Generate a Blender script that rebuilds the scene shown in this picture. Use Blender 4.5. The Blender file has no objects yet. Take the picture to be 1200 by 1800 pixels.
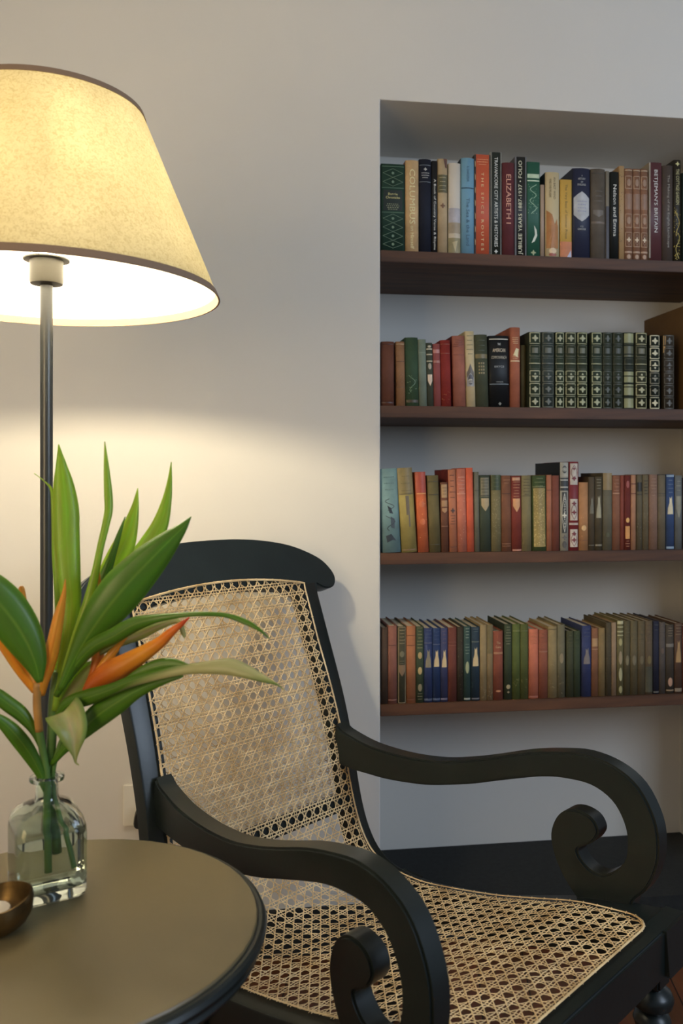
import bpy, bmesh, math, random
from mathutils import Vector, Matrix
random.seed(7)
WIN_E, WORLD_E, FILL_E, EXPO = 38, .17, 26, 0.07
C = bpy.context.scene.collection
EYE = 1.26
F = 1500.0; HY = 842.0
TH = math.radians(7.9); WC, WS = math.cos(TH), math.sin(TH)
W0 = Vector((0.1043, 2.30, 0))             # niche left edge on the wall plane

def wp(s, e, z):                            # along the wall, into the wall, up
    return Vector((W0.x + WC*s - WS*e, W0.y + WC*e + WS*s, z))
def P(x, y, Z):                             # a point of the place seen in direction (x, y) at distance Z
    return Vector(((x-600)/F*Z, Z, EYE - (y-HY)/F*Z))

# ------------------------------------------------------------------ helpers
def lin(c):
    c = c/255.0
    return c/12.92 if c <= .04045 else ((c+.055)/1.055)**2.4
def rgb(t, g=1.0, ds=.12):
    c = [lin(v) for v in t]; y = .3*c[0]+.6*c[1]+.1*c[2]
    return tuple(min(.9, (v*(1-ds)+y*ds)*g) for v in c) + (1,)

MATS = {}
def mat(name, col, rough=.6, metal=0, bump=0, bscale=200, var=0, vscale=8, spec=.5, coat=0, stretch=None):
    if name in MATS: return MATS[name]
    m = bpy.data.materials.new(name); m.use_nodes = True; nt = m.node_tree; b = nt.nodes['Principled BSDF']
    b.inputs['Base Color'].default_value = col; b.inputs['Roughness'].default_value = rough
    b.inputs['Metallic'].default_value = metal; b.inputs['Specular IOR Level'].default_value = spec
    b.inputs['Coat Weight'].default_value = coat
    tc = nt.nodes.new('ShaderNodeTexCoord')
    vec = tc.outputs['Object']
    if stretch:
        mp = nt.nodes.new('ShaderNodeMapping'); mp.inputs['Scale'].default_value = stretch
        nt.links.new(vec, mp.inputs['Vector']); vec = mp.outputs['Vector']
    if var:
        n = nt.nodes.new('ShaderNodeTexNoise'); n.inputs['Scale'].default_value = vscale; n.inputs['Detail'].default_value = 5
        nt.links.new(vec, n.inputs['Vector'])
        r = nt.nodes.new('ShaderNodeValToRGB'); r.color_ramp.elements[0].position = .3; r.color_ramp.elements[1].position = .7
        lo = 1-var; hi = 1+var
        r.color_ramp.elements[0].color = (col[0]*lo, col[1]*lo, col[2]*lo, 1)
        r.color_ramp.elements[1].color = (min(1, col[0]*hi), min(1, col[1]*hi), min(1, col[2]*hi), 1)
        nt.links.new(n.outputs['Fac'], r.inputs['Fac']); nt.links.new(r.outputs['Color'], b.inputs['Base Color'])
    if bump:
        n2 = nt.nodes.new('ShaderNodeTexNoise'); n2.inputs['Scale'].default_value = bscale; n2.inputs['Detail'].default_value = 3
        nt.links.new(vec, n2.inputs['Vector'])
        bp = nt.nodes.new('ShaderNodeBump'); bp.inputs['Strength'].default_value = bump; bp.inputs['Distance'].default_value = .002
        nt.links.new(n2.outputs['Fac'], bp.inputs['Height']); nt.links.new(bp.outputs['Normal'], b.inputs['Normal'])
    MATS[name] = m
    return m

def link(name, me, m, parent=None, smooth=False):
    o = bpy.data.objects.new(name, me); C.objects.link(o)
    if m is not None: me.materials.append(m)
    if parent is not None: o.parent = parent
    if smooth:
        for p in me.polygons: p.use_smooth = True
    return o
def obj(name, bm, m, parent=None, smooth=False, angle=None):
    bmesh.ops.recalc_face_normals(bm, faces=bm.faces)
    me = bpy.data.meshes.new(name); bm.to_mesh(me); bm.free()
    o = link(name, me, m, parent, smooth)
    if smooth and angle:
        me.set_sharp_from_angle(angle=math.radians(angle))
    return o
def tag(o, label=None, cat=None, group=None, kind=None):
    if label: o['label'] = label
    if cat: o['category'] = cat
    if group: o['group'] = group
    if kind: o['kind'] = kind
    return o
def empty(name, loc, label, cat, group=None):
    o = bpy.data.objects.new(name, None); C.objects.link(o); o.location = loc; o.empty_display_size = .05
    tag(o, label, cat, group); return o
def box(bm, lo, hi, fn=lambda v: v):
    vs = [bm.verts.new(fn(Vector((x, y, z)))) for x in (lo[0], hi[0]) for y in (lo[1], hi[1]) for z in (lo[2], hi[2])]
    for f in ((0,1,3,2),(4,6,7,5),(0,4,5,1),(2,3,7,6),(0,2,6,4),(1,5,7,3)): bm.faces.new([vs[i] for i in f])
    return vs
def lathe(bm, prof, seg=48, c=(0,0), cap=True):
    rings = []
    for r, z in prof:
        rings.append([bm.verts.new((c[0]+r*math.cos(2*math.pi*i/seg), c[1]+r*math.sin(2*math.pi*i/seg), z)) for i in range(seg)])
    for a, b in zip(rings, rings[1:]):
        for i in range(seg):
            bm.faces.new((a[i], a[(i+1)%seg], b[(i+1)%seg], b[i]))
    if cap:
        bm.faces.new(rings[0][::-1]); bm.faces.new(rings[-1])
    return rings
def catmull(pts, n=6, closed=False):
    out = []; N = len(pts)
    pts = [Vector(p) for p in pts]
    rng = range(N if closed else N-1)
    for i in rng:
        if closed: p0, p1, p2, p3 = pts[(i-1)%N], pts[i], pts[(i+1)%N], pts[(i+2)%N]
        else:
            p1, p2 = pts[i], pts[i+1]
            p0 = pts[i-1] if i > 0 else p1*2-p2
            p3 = pts[i+2] if i+2 < N else p2*2-p1
        for k in range(n):
            t = k/n
            out.append(.5*((2*p1)+(p2-p0)*t+(2*p0-5*p1+4*p2-p3)*t*t+(3*p1-p0-3*p2+p3)*t*t*t))
    if not closed: out.append(pts[-1])
    return out
def sweep(bm, rings, cap=True, closed=True):
    R = [[bm.verts.new(v) for v in r] for r in rings]
    n = len(R[0])
    for a, b in zip(R, R[1:]):
        for i in range(n if closed else n-1):
            j = (i+1) % n
            bm.faces.new((a[i], a[j], b[j], b[i]))
    if cap and closed:
        bm.faces.new(R[0][::-1]); bm.faces.new(R[-1])
def tube(bm, path, rad, seg=12):
    rings = []
    up = Vector((0.13, .9, .3)).normalized()
    for i, p in enumerate(path):
        t = (path[min(i+1, len(path)-1)]-path[max(i-1, 0)]).normalized()
        a = t.cross(up).normalized(); b = t.cross(a)
        r = rad(i/(len(path)-1)) if callable(rad) else rad
        rings.append([p + a*r*math.cos(2*math.pi*k/seg) + b*r*math.sin(2*math.pi*k/seg) for k in range(seg)])
    sweep(bm, rings)

# ------------------------------------------------------------------ materials
def noise_wall():
    m = mat('plaster_paint', (.74, .71, .65, 1), .8, var=.015, vscale=3, bump=.12, bscale=60, spec=.2); return m
M_wall = noise_wall()
M_black = mat('black_paint', (.010, .0155, .015, 1), .34, var=.12, vscale=14, bump=.06, bscale=90, coat=.0)
M_blackmatte = mat('black_matte_fabric', (.012, .014, .014, 1), .85, var=.25, vscale=60, bump=.6, bscale=300)
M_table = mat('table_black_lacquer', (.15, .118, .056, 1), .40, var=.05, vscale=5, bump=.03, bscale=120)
def wood(name, a, b, scale=(1, 12, 12), rough=.5):
    m = bpy.data.materials.new(name); m.use_nodes = True; nt = m.node_tree; p = nt.nodes['Principled BSDF']
    tc = nt.nodes.new('ShaderNodeTexCoord'); mp = nt.nodes.new('ShaderNodeMapping'); mp.inputs['Scale'].default_value = scale
    n = nt.nodes.new('ShaderNodeTexNoise'); n.inputs['Scale'].default_value = 3; n.inputs['Detail'].default_value = 8; n.inputs['Distortion'].default_value = .6
    r = nt.nodes.new('ShaderNodeValToRGB'); r.color_ramp.elements[0].color = a; r.color_ramp.elements[1].color = b
    r.color_ramp.elements[0].position = .3; r.color_ramp.elements[1].position = .72
    nt.links.new(tc.outputs['Object'], mp.inputs['Vector']); nt.links.new(mp.outputs['Vector'], n.inputs['Vector'])
    nt.links.new(n.outputs['Fac'], r.inputs['Fac']); nt.links.new(r.outputs['Color'], p.inputs['Base Color'])
    bp = nt.nodes.new('ShaderNodeBump'); bp.inputs['Strength'].default_value = .15; bp.inputs['Distance'].default_value = .001
    nt.links.new(n.outputs['Fac'], bp.inputs['Height']); nt.links.new(bp.outputs['Normal'], p.inputs['Normal'])
    p.inputs['Roughness'].default_value = rough
    return m
M_shelf = wood('mahogany_shelf', (.045, .018, .007, 1), (.135, .054, .020, 1), rough=.62)
def floor_mat():
    m = bpy.data.materials.new('floor_boards'); m.use_nodes = True; nt = m.node_tree; p = nt.nodes['Principled BSDF']
    tc = nt.nodes.new('ShaderNodeTexCoord'); mp = nt.nodes.new('ShaderNodeMapping'); mp.inputs['Rotation'].default_value = (0, 0, math.radians(-84))
    br = nt.nodes.new('ShaderNodeTexBrick'); br.inputs['Scale'].default_value = 1; br.inputs['Mortar Size'].default_value = .0018
    br.inputs['Brick Width'].default_value = 2.6; br.inputs['Row Height'].default_value = .12
    br.inputs['Color1'].default_value = (.20, .065, .022, 1); br.inputs['Color2'].default_value = (.13, .042, .016, 1); br.inputs['Mortar'].default_value = (.01, .005, .003, 1)
    mp2 = nt.nodes.new('ShaderNodeMapping'); mp2.inputs['Scale'].default_value = (2, 30, 1)
    n = nt.nodes.new('ShaderNodeTexNoise'); n.inputs['Scale'].default_value = 2; n.inputs['Detail'].default_value = 6
    mx = nt.nodes.new('ShaderNodeMix'); mx.data_type = 'RGBA'; mx.blend_type = 'MULTIPLY'; mx.inputs[0].default_value = .6
    nt.links.new(tc.outputs['Object'], mp.inputs['Vector']); nt.links.new(mp.outputs['Vector'], br.inputs['Vector'])
    nt.links.new(mp.outputs['Vector'], mp2.inputs['Vector']); nt.links.new(mp2.outputs['Vector'], n.inputs['Vector'])
    nt.links.new(br.outputs['Color'], mx.inputs[6]); nt.links.new(n.outputs['Color'], mx.inputs[7]); nt.links.new(mx.outputs[2], p.inputs['Base Color'])
    p.inputs['Roughness'].default_value = .4
    return m
M_floor = floor_mat()

# ------------------------------------------------------------------ the room
NW, ND, NTOP, NBOT = 1.09, .40, EYE+1.0227, .08
CEIL = 2.95
def quad(bm, a, b, c, d): bm.faces.new([bm.verts.new(v) for v in (a, b, c, d)])
bm = bmesh.new()
def sp(s, e, z): return wp(s, e, z)
SL, SR = -1.9, 2.3
TK = .5                                     # wall is a solid block with the niche cut in
def ring(s0, s1, z0, z1): return [(s0, z0), (s1, z0), (s1, z1), (s0, z1)]
o_ = ring(SL, SR, 0, CEIL); i_ = ring(0, NW, NBOT, NTOP)
V = {}
def vert(s, e, z):
    k = (round(s, 5), round(e, 5), round(z, 5))
    if k not in V: V[k] = bm.verts.new(wp(s, e, z))
    return V[k]
for k in range(4):
    a, b = o_[k], o_[(k+1)%4]; c, d = i_[k], i_[(k+1)%4]
    bm.faces.new((vert(a[0], 0, a[1]), vert(b[0], 0, b[1]), vert(d[0], 0, d[1]), vert(c[0], 0, c[1])))
    bm.faces.new((vert(c[0], 0, c[1]), vert(d[0], 0, d[1]), vert(d[0], ND, d[1]), vert(c[0], ND, c[1])))
    bm.faces.new((vert(a[0], 0, a[1]), vert(b[0], 0, b[1]), vert(b[0], TK, b[1]), vert(a[0], TK, a[1])))
bm.faces.new([vert(a, ND, b) for a, b in i_])
bm.faces.new([vert(a, TK, b) for a, b in o_])
wall = obj('wall_back', bm, M_wall); tag(wall, kind='structure')
bv = wall.modifiers.new('soft_edge', 'BEVEL'); bv.width = .003; bv.segments = 3; bv.limit_method = 'ANGLE'; bv.angle_limit = 1.0

bm = bmesh.new(); box(bm, (-2.6, -1.2, -.1), (3.2, 3.6, 0)); tag(obj('floor', bm, M_floor), kind='structure')
bm = bmesh.new(); box(bm, (-2.6, -1.2, CEIL), (3.2, 3.6, CEIL+.1)); tag(obj('ceiling', bm, M_wall), kind='structure')
bm = bmesh.new(); box(bm, (SL-.12, -3.0, 0), (SL, 0, CEIL), lambda v: wp(v.x, v.y, v.z)); tag(obj('wall_left', bm, M_wall), kind='structure')
# ledge in the niche, black, and the black skirting
bm = bmesh.new(); box(bm, (0.001, -.002, .001), (NW-.001, ND-.001, .083), lambda v: wp(v.x, v.y, v.z))
tag(obj('trim_1', bm, M_blackmatte), kind='structure')
bm = bmesh.new(); box(bm, (SL, -.016, 0), (0, -.0005, .12), lambda v: wp(v.x, v.y, v.z))
tag(obj('baseboard_back', bm, M_blackmatte), kind='structure')
bm = bmesh.new(); box(bm, (NW, -.016, 0), (SR, -.0005, .12), lambda v: wp(v.x, v.y, v.z))
tag(obj('baseboard_right', bm, M_blackmatte), kind='structure')

# shelves
SH = [EYE+.618, EYE+.198, EYE-.2004, EYE-.61]
SLAB = ['topmost mahogany shelf board, under the tall books with coloured jackets',
        'second mahogany shelf board, under the set of ornate green books',
        'third mahogany shelf board, under the leaning pale blue book',
        'lowest mahogany shelf board, just above the armchair arm']
for z, lb in zip(SH, SLAB):
    bm = bmesh.new(); box(bm, (-NW/2+.001, .002, -.031), (NW/2-.001, ND-.001, 0))
    bmesh.ops.bevel(bm, geom=bm.edges[:], offset=.0015, segments=2, affect='EDGES')
    o = obj('wall_shelf', bm, M_shelf); o.location = wp(NW/2, 0, z); o.rotation_euler.z = TH
    tag(o, lb, 'shelf', 'wooden shelves in the niche')

# ------------------------------------------------------------------ books
GAIN = 1.35
M_page = mat('book_pages', (.55, .47, .33, 1), .9, var=.15, vscale=3, bump=.4, bscale=400, stretch=(60, 1, 1))
def s_of(x, e=.012):
    u = (x-600)/F; a = W0.x - WS*e; b = W0.y + WC*e
    return (u*b - a)/(WC - u*WS)
def z_of(x, y, e=.012):
    p = wp(s_of(x, e), e, 0); return EYE - (y-HY)/F*p.y

GOLD = (200, 165, 95); PALE = (190, 175, 140); CREAM = (210, 195, 160); GREY = (170, 170, 165); INK = (35, 35, 38); BROWN = (95, 60, 35)
def colmat(c, kind='cloth'):
    n = '%s_%d_%d_%d' % ((kind,)+c)
    if kind == 'cloth': return mat(n, rgb(c, GAIN), .72, var=.22, vscale=24, bump=.25, bscale=900, spec=.3)
    if kind == 'paper': return mat(n, rgb(c, GAIN), .5, var=.06, vscale=12, spec=.4)
    return mat('ornament_%d_%d_%d' % c, rgb(c, GAIN*.95), .45, var=.12, vscale=60)

class Spine:
    def __init__(s, w, h, bulge): s.w, s.h, s.b = w, h, bulge
    def at(s, u, v, off=.0006):             # u -1..1 across, v 0 top .. 1 bottom
        x = u*s.w/2
        return Vector((x, -s.b*max(0, 1-u*u) - off, s.h*(1-v)))
def strip(bm, sp_, pts, th, off=.0007):     # line of thickness th (metres) over points (u,v)
    for (u0, v0), (u1, v1) in zip(pts, pts[1:]):
        L = math.hypot((u1-u0)*sp_.w/2, (v1-v0)*sp_.h)
        if L < 1e-6: continue
        n = max(1, int(abs(u1-u0)*4))
        nx, ny = -(v1-v0)*sp_.h/L, (u1-u0)*sp_.w/2/L
        du, dv = nx*th/2/(sp_.w/2), ny*th/2/sp_.h
        prev = None
        for k in range(n+1):
            t = k/n; u = u0+(u1-u0)*t; v = v0+(v1-v0)*t
            cur = (bm.verts.new(sp_.at(u+du, v+dv, off)), bm.verts.new(sp_.at(u-du, v-dv, off)))
            if prev: bm.faces.new((prev[0], prev[1], cur[1], cur[0]))
            prev = cur
def fill(bm, sp_, poly, off=.0005):         # star-shaped polygon of (u,v) points around its centre
    cu = sum(p[0] for p in poly)/len(poly); cv = sum(p[1] for p in poly)/len(poly)
    c = bm.verts.new(sp_.at(cu, cv, off)); P2 = []
    for a, b in zip(poly, poly[1:]+poly[:1]):
        for k in range(3): P2.append((a[0]+(b[0]-a[0])*k/3, a[1]+(b[1]-a[1])*k/3))
    prev = None
    for q in (.33, .67, 1.0):
        vs = [bm.verts.new(sp_.at(cu+(u-cu)*q, cv+(v-cv)*q, off)) for u, v in P2]
        for i in range(len(vs)):
            j = (i+1) % len(vs)
            bm.faces.new((c, vs[i], vs[j]) if prev is None else (prev[i], vs[i], vs[j], prev[j]))
        prev = vs
def rect(bm, sp_, u0, u1, v0, v1, off=.0005):
    n = 8; prev = None
    for k in range(n+1):
        u = u0+(u1-u0)*k/n
        cur = (bm.verts.new(sp_.at(u, v0, off)), bm.verts.new(sp_.at(u, v1, off)))
        if prev: bm.faces.new((prev[0], prev[1], cur[1], cur[0]))
        prev = cur
_txt = {}
def text_geo(s):
    if s not in _txt:
        cu = bpy.data.curves.new('t', 'FONT'); cu.body = s; cu.resolution_u = 2; cu.align_x = 'CENTER'; cu.align_y = 'CENTER'
        o = bpy.data.objects.new('t', cu); C.objects.link(o)
        dg = bpy.context.evaluated_depsgraph_get(); ev = o.evaluated_get(dg); me = ev.to_mesh()
        vs = [v.co.copy() for v in me.vertices]; fs = [tuple(p.vertices) for p in me.polygons]
        ev.to_mesh_clear(); C.objects.unlink(o); bpy.data.objects.remove(o); bpy.data.curves.remove(cu)
        if vs:
            x0 = min(v.x for v in vs); x1 = max(v.x for v in vs); y0 = min(v.y for v in vs); y1 = max(v.y for v in vs)
            vs = [((v.x-(x0+x1)/2)/(x1-x0), (v.y-(y0+y1)/2)/(y1-y0)) for v in vs]
        _txt[s] = (vs, fs)
    return _txt[s]
def text(bm, sp_, s, uc, vc, lu, lv, rot=0):  # rot 0 across, 1 top-to-bottom, -1 bottom-to-top ; lu,lv extents in u/v
    vs, fs = text_geo(s)
    out = []
    for x, y in vs:
        if rot == 0: u, v = uc+x*lu, vc-y*lv
        elif rot == 1: u, v = uc+y*lu, vc+x*lv
        else: u, v = uc-y*lu, vc-x*lv
        out.append(bm.verts.new(sp_.at(u, v, .0009)))
    for f in fs:
        try: bm.faces.new([out[i] for i in f])
        except ValueError: pass

def ornament(sp_, decos, parent):
    B = {}; grp = [0]
    def g(part, c):
        if (part, c, grp[0]) not in B: B[(part, c, grp[0])] = bmesh.new()
        return B[(part, c, grp[0])]
    for d in decos:
        k = d[0]
        if k == 'n': grp[0] += 1; continue              # the next ornament is a piece of its own
        if k == 'b':                                    # band: v, half thickness(v), colour
            rect(g('spine_ornament', d[3]), sp_, -.93, .93, d[1]-d[2], d[1]+d[2])
        elif k == 'p':                                  # panel: v0 v1 colour (u half)
            hu = d[4] if len(d) > 4 else .97
            rect(g('title_panel', d[3]), sp_, -hu, hu, d[1], d[2], .0003)
        elif k == 'q':                                  # panel with sideways extent u0 u1 v0 v1 colour
            rect(g('title_panel', d[5]), sp_, d[1], d[2], d[3], d[4], .0004)
        elif k == 'f':                                  # frame v0 v1 colour
            b = g('spine_ornament', d[3]); th = .0012 if len(d) < 5 else d[4]
            strip(b, sp_, [(-.8, d[1]), (.8, d[1]), (.8, d[2]), (-.8, d[2]), (-.8, d[1])], th)
        elif k == 'd':                                  # filled quatrefoil v, half v, colour
            b = g('spine_ornament', d[3]); n = 16; hv = d[2]; hu = min(.62, hv*sp_.h/(sp_.w/2))
            fill(b, sp_, [(hu*(.72+.28*math.cos(4*a))*math.cos(a), d[1]+hv*(.72+.28*math.cos(4*a))*math.sin(a)) for a in [2*math.pi*i/n for i in range(n)]])
        elif k == 'x':                                  # line diamond v, half v, colour, dot
            b = g('spine_ornament', d[3]); th = .0011
            strip(b, sp_, [(-.85, d[1]), (0, d[1]-d[2]), (.85, d[1]), (0, d[1]+d[2]), (-.85, d[1])], th)
            n = 8; fill(b, sp_, [(.12*math.cos(2*math.pi*i/n), d[1]+.12*sp_.w/2/sp_.h*math.sin(2*math.pi*i/n)) for i in range(n)])
        elif k == 's':                                  # shield v0 v1 colour
            fill(g('spine_ornament', d[3]), sp_, [(-.72, d[1]), (.72, d[1]), (.72, d[1]+(d[2]-d[1])*.55), (.35, d[1]+(d[2]-d[1])*.8), (0, d[2]), (-.35, d[1]+(d[2]-d[1])*.8), (-.72, d[1]+(d[2]-d[1])*.55)])
        elif k == 'g':                                  # standing figure v0 v1 colour
            b = g('spine_ornament', d[3]); a, L = d[1], d[2]-d[1]
            fill(b, sp_, [(-.25, a), (0, a+L*.12), (.3, a-.01), (.35, a+L*.3), (.6, a+L*.6), (.7, a+L), (-.7, a+L), (-.6, a+L*.62), (-.3, a+L*.35)])
        elif k == 'o':                                  # oval v half colour
            b = g('spine_ornament', d[3]); n = 14
            fill(b, sp_, [(.55*math.cos(2*math.pi*i/n), d[1]+d[2]*math.sin(2*math.pi*i/n)) for i in range(n)])
        elif k == 'k':                                  # speckle v0 v1 colour n
            b = g('spine_ornament', d[3])
            for i in range(d[4]):
                u, v = random.uniform(-.8, .8), random.uniform(d[1], d[2]); r = random.uniform(.0006, .0014)
                fill(b, sp_, [(u+r/(sp_.w/2)*math.cos(t), v+r/sp_.h*math.sin(t)) for t in (0, 1.3, 2.5, 3.8, 5)])
        elif k == 'l':                                  # lines of tiny lettering: v0 v1 n colour
            b = g('spine_ornament', d[4])
            for i in range(d[3]):
                v = d[1]+(d[2]-d[1])*(i/(max(1, d[3]-1))); hu = random.uniform(.4, .7); x = -hu
                while x < hu:
                    w = random.uniform(.07, .16); rect(b, sp_, x, x+w, v-.0011/sp_.h, v+.0011/sp_.h, .0006); x += w+.07
        elif k == 'c':                                  # loose curl of line v0 v1 colour
            b = g('spine_ornament', d[3]); a, L = d[1], d[2]-d[1]
            strip(b, sp_, [(.55*math.sin(t*7+a*9)*(1-.3*t), a+L*t) for t in [i/14 for i in range(15)]], .0016)
        elif k == 'i':                                  # cartouche outline
            b = g('spine_ornament', d[3]); a, L = d[1], d[2]-d[1]
            strip(b, sp_, [(.6*math.sin(t*math.pi)*1, a+L*t) for t in [i/10 for i in range(11)]], .0013)
            strip(b, sp_, [(-.6*math.sin(t*math.pi)*1, a+L*t) for t in [i/10 for i in range(11)]], .0013)
        elif k == 'y':                                  # polygon, colour
            fill(g('spine_ornament', d[2]), sp_, d[1], .0006)
        elif k == 't':                                  # text across: text v lu lv colour
            text(g('spine_title', d[5]), sp_, d[1], 0, d[2], d[3], d[4], 0)
        elif k == 'v':                                  # text along: text v0 v1 lu colour rot
            text(g('spine_title', d[5]), sp_, d[1], d[7] if len(d) > 7 else 0, (d[2]+d[3])/2, d[4], d[3]-d[2], d[6])
    for (part, c, _), b in B.items():
        bmesh.ops.recalc_face_normals(b, faces=b.faces)
        for f in b.faces:
            if f.normal.y > 0: f.normal_flip()
        me = bpy.data.meshes.new(part); b.to_mesh(me); b.free()
        link(part, me, colmat(c, 'orn'), parent)

def make_book(shelf_z, x0, x1, ytop, col, label, decos, group, b=None, e=.012, depth=.15, side=None, kind='cloth', flat=False, bands=0):
    bx0, bx1 = b if b else (x0, x1)
    s0, s1 = s_of(bx0, e), s_of(bx1, e); t0, t1 = s_of(x0, e), s_of(x1, e)
    w = (s1-s0)*.985; xm = (x0+x1)/2
    h = z_of(xm, ytop, e) - shelf_z
    lean = math.atan2((s0+s1)/2-(t0+t1)/2, h)          # >0 leans to the left
    bulge = 0.0008 if flat else min(.006, w*.16)
    t = .0022; sm = (s0+s1)/2
    m = colmat(col, kind)
    ms = colmat(side, kind) if side else m
    bm = bmesh.new()
    n = 8
    outer = [(-w/2, depth)] + [(-w/2+w*i/n, -bulge*(1-(2*i/n-1)**2)) for i in range(n+1)] + [(w/2, depth)]
    inner = [(w/2-t, depth)] + [(w/2-t-(w-2*t)*i/n, t-bulge*(1-(2*i/n-1)**2)) for i in range(n+1)] + [(-w/2+t, depth)]
    poly = outer + inner
    lo = [bm.verts.new((x, y, 0)) for x, y in poly]; hi = [bm.verts.new((x, y, h)) for x, y in poly]
    N = len(poly); no = len(outer)
    for i in range(N):
        j = (i+1) % N; f = bm.faces.new((lo[i], lo[j], hi[j], hi[i]))
        f.smooth = (1 <= i < no-2)
    for L in (lo, hi):                                   # end faces as strips between outer and inner wall
        for i in range(no-1):
            bm.faces.new((L[i], L[i+1], L[N-2-i], L[N-1-i]))
    bmesh.ops.recalc_face_normals(bm, faces=bm.faces)
    if side:
        bm.faces.ensure_lookup_table()
        for f in bm.faces:
            if abs(f.normal.x) > .9: f.material_index = 1
    me = bpy.data.meshes.new('book'); bm.to_mesh(me); bm.free()
    o = link('book', me, m)
    if side: me.materials.append(ms)
    piv = wp(s0 if lean >= 0 else s1, e, shelf_z+.0003)
    # geometry is centred on the book; shift so the pivot corner is the origin
    sh = w/2 if lean >= 0 else -w/2
    for v in me.vertices: v.co.x += sh
    o.location = piv; o.rotation_euler = (0, -lean, TH)
    tag(o, label, 'book', group)
    bm = bmesh.new(); box(bm, (-w/2+t+.0002+sh, t+.001, .003), (w/2-t-.0002+sh, depth-.004, h-.0035)); obj('page_block', bm, M_page, o)
    spn = Spine(w, h, bulge)
    _at = spn.at
    spn.at = lambda u, v, off=.0006: _at(u, v, off) + Vector((sh, 0, 0))
    ornament(spn, decos, o)
    if bands:
        bm = bmesh.new()
        for k in range(bands):
            v = .04+.92*(k+.5)/bands if bands > 6 else (k+1)/(bands+1)
            pr = None
            for i in range(9):
                u = -.97+1.94*i/8
                cur = [bm.verts.new(spn.at(u, v-.008, 0)), bm.verts.new(spn.at(u, v-.004, .0015)), bm.verts.new(spn.at(u, v+.004, .0015)), bm.verts.new(spn.at(u, v+.008, 0))]
                if pr:
                    for q in range(3): bm.faces.new((pr[q], pr[q+1], cur[q+1], cur[q]))
                pr = cur
        obj('raised_band', bm, m, o)
    return o

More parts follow.
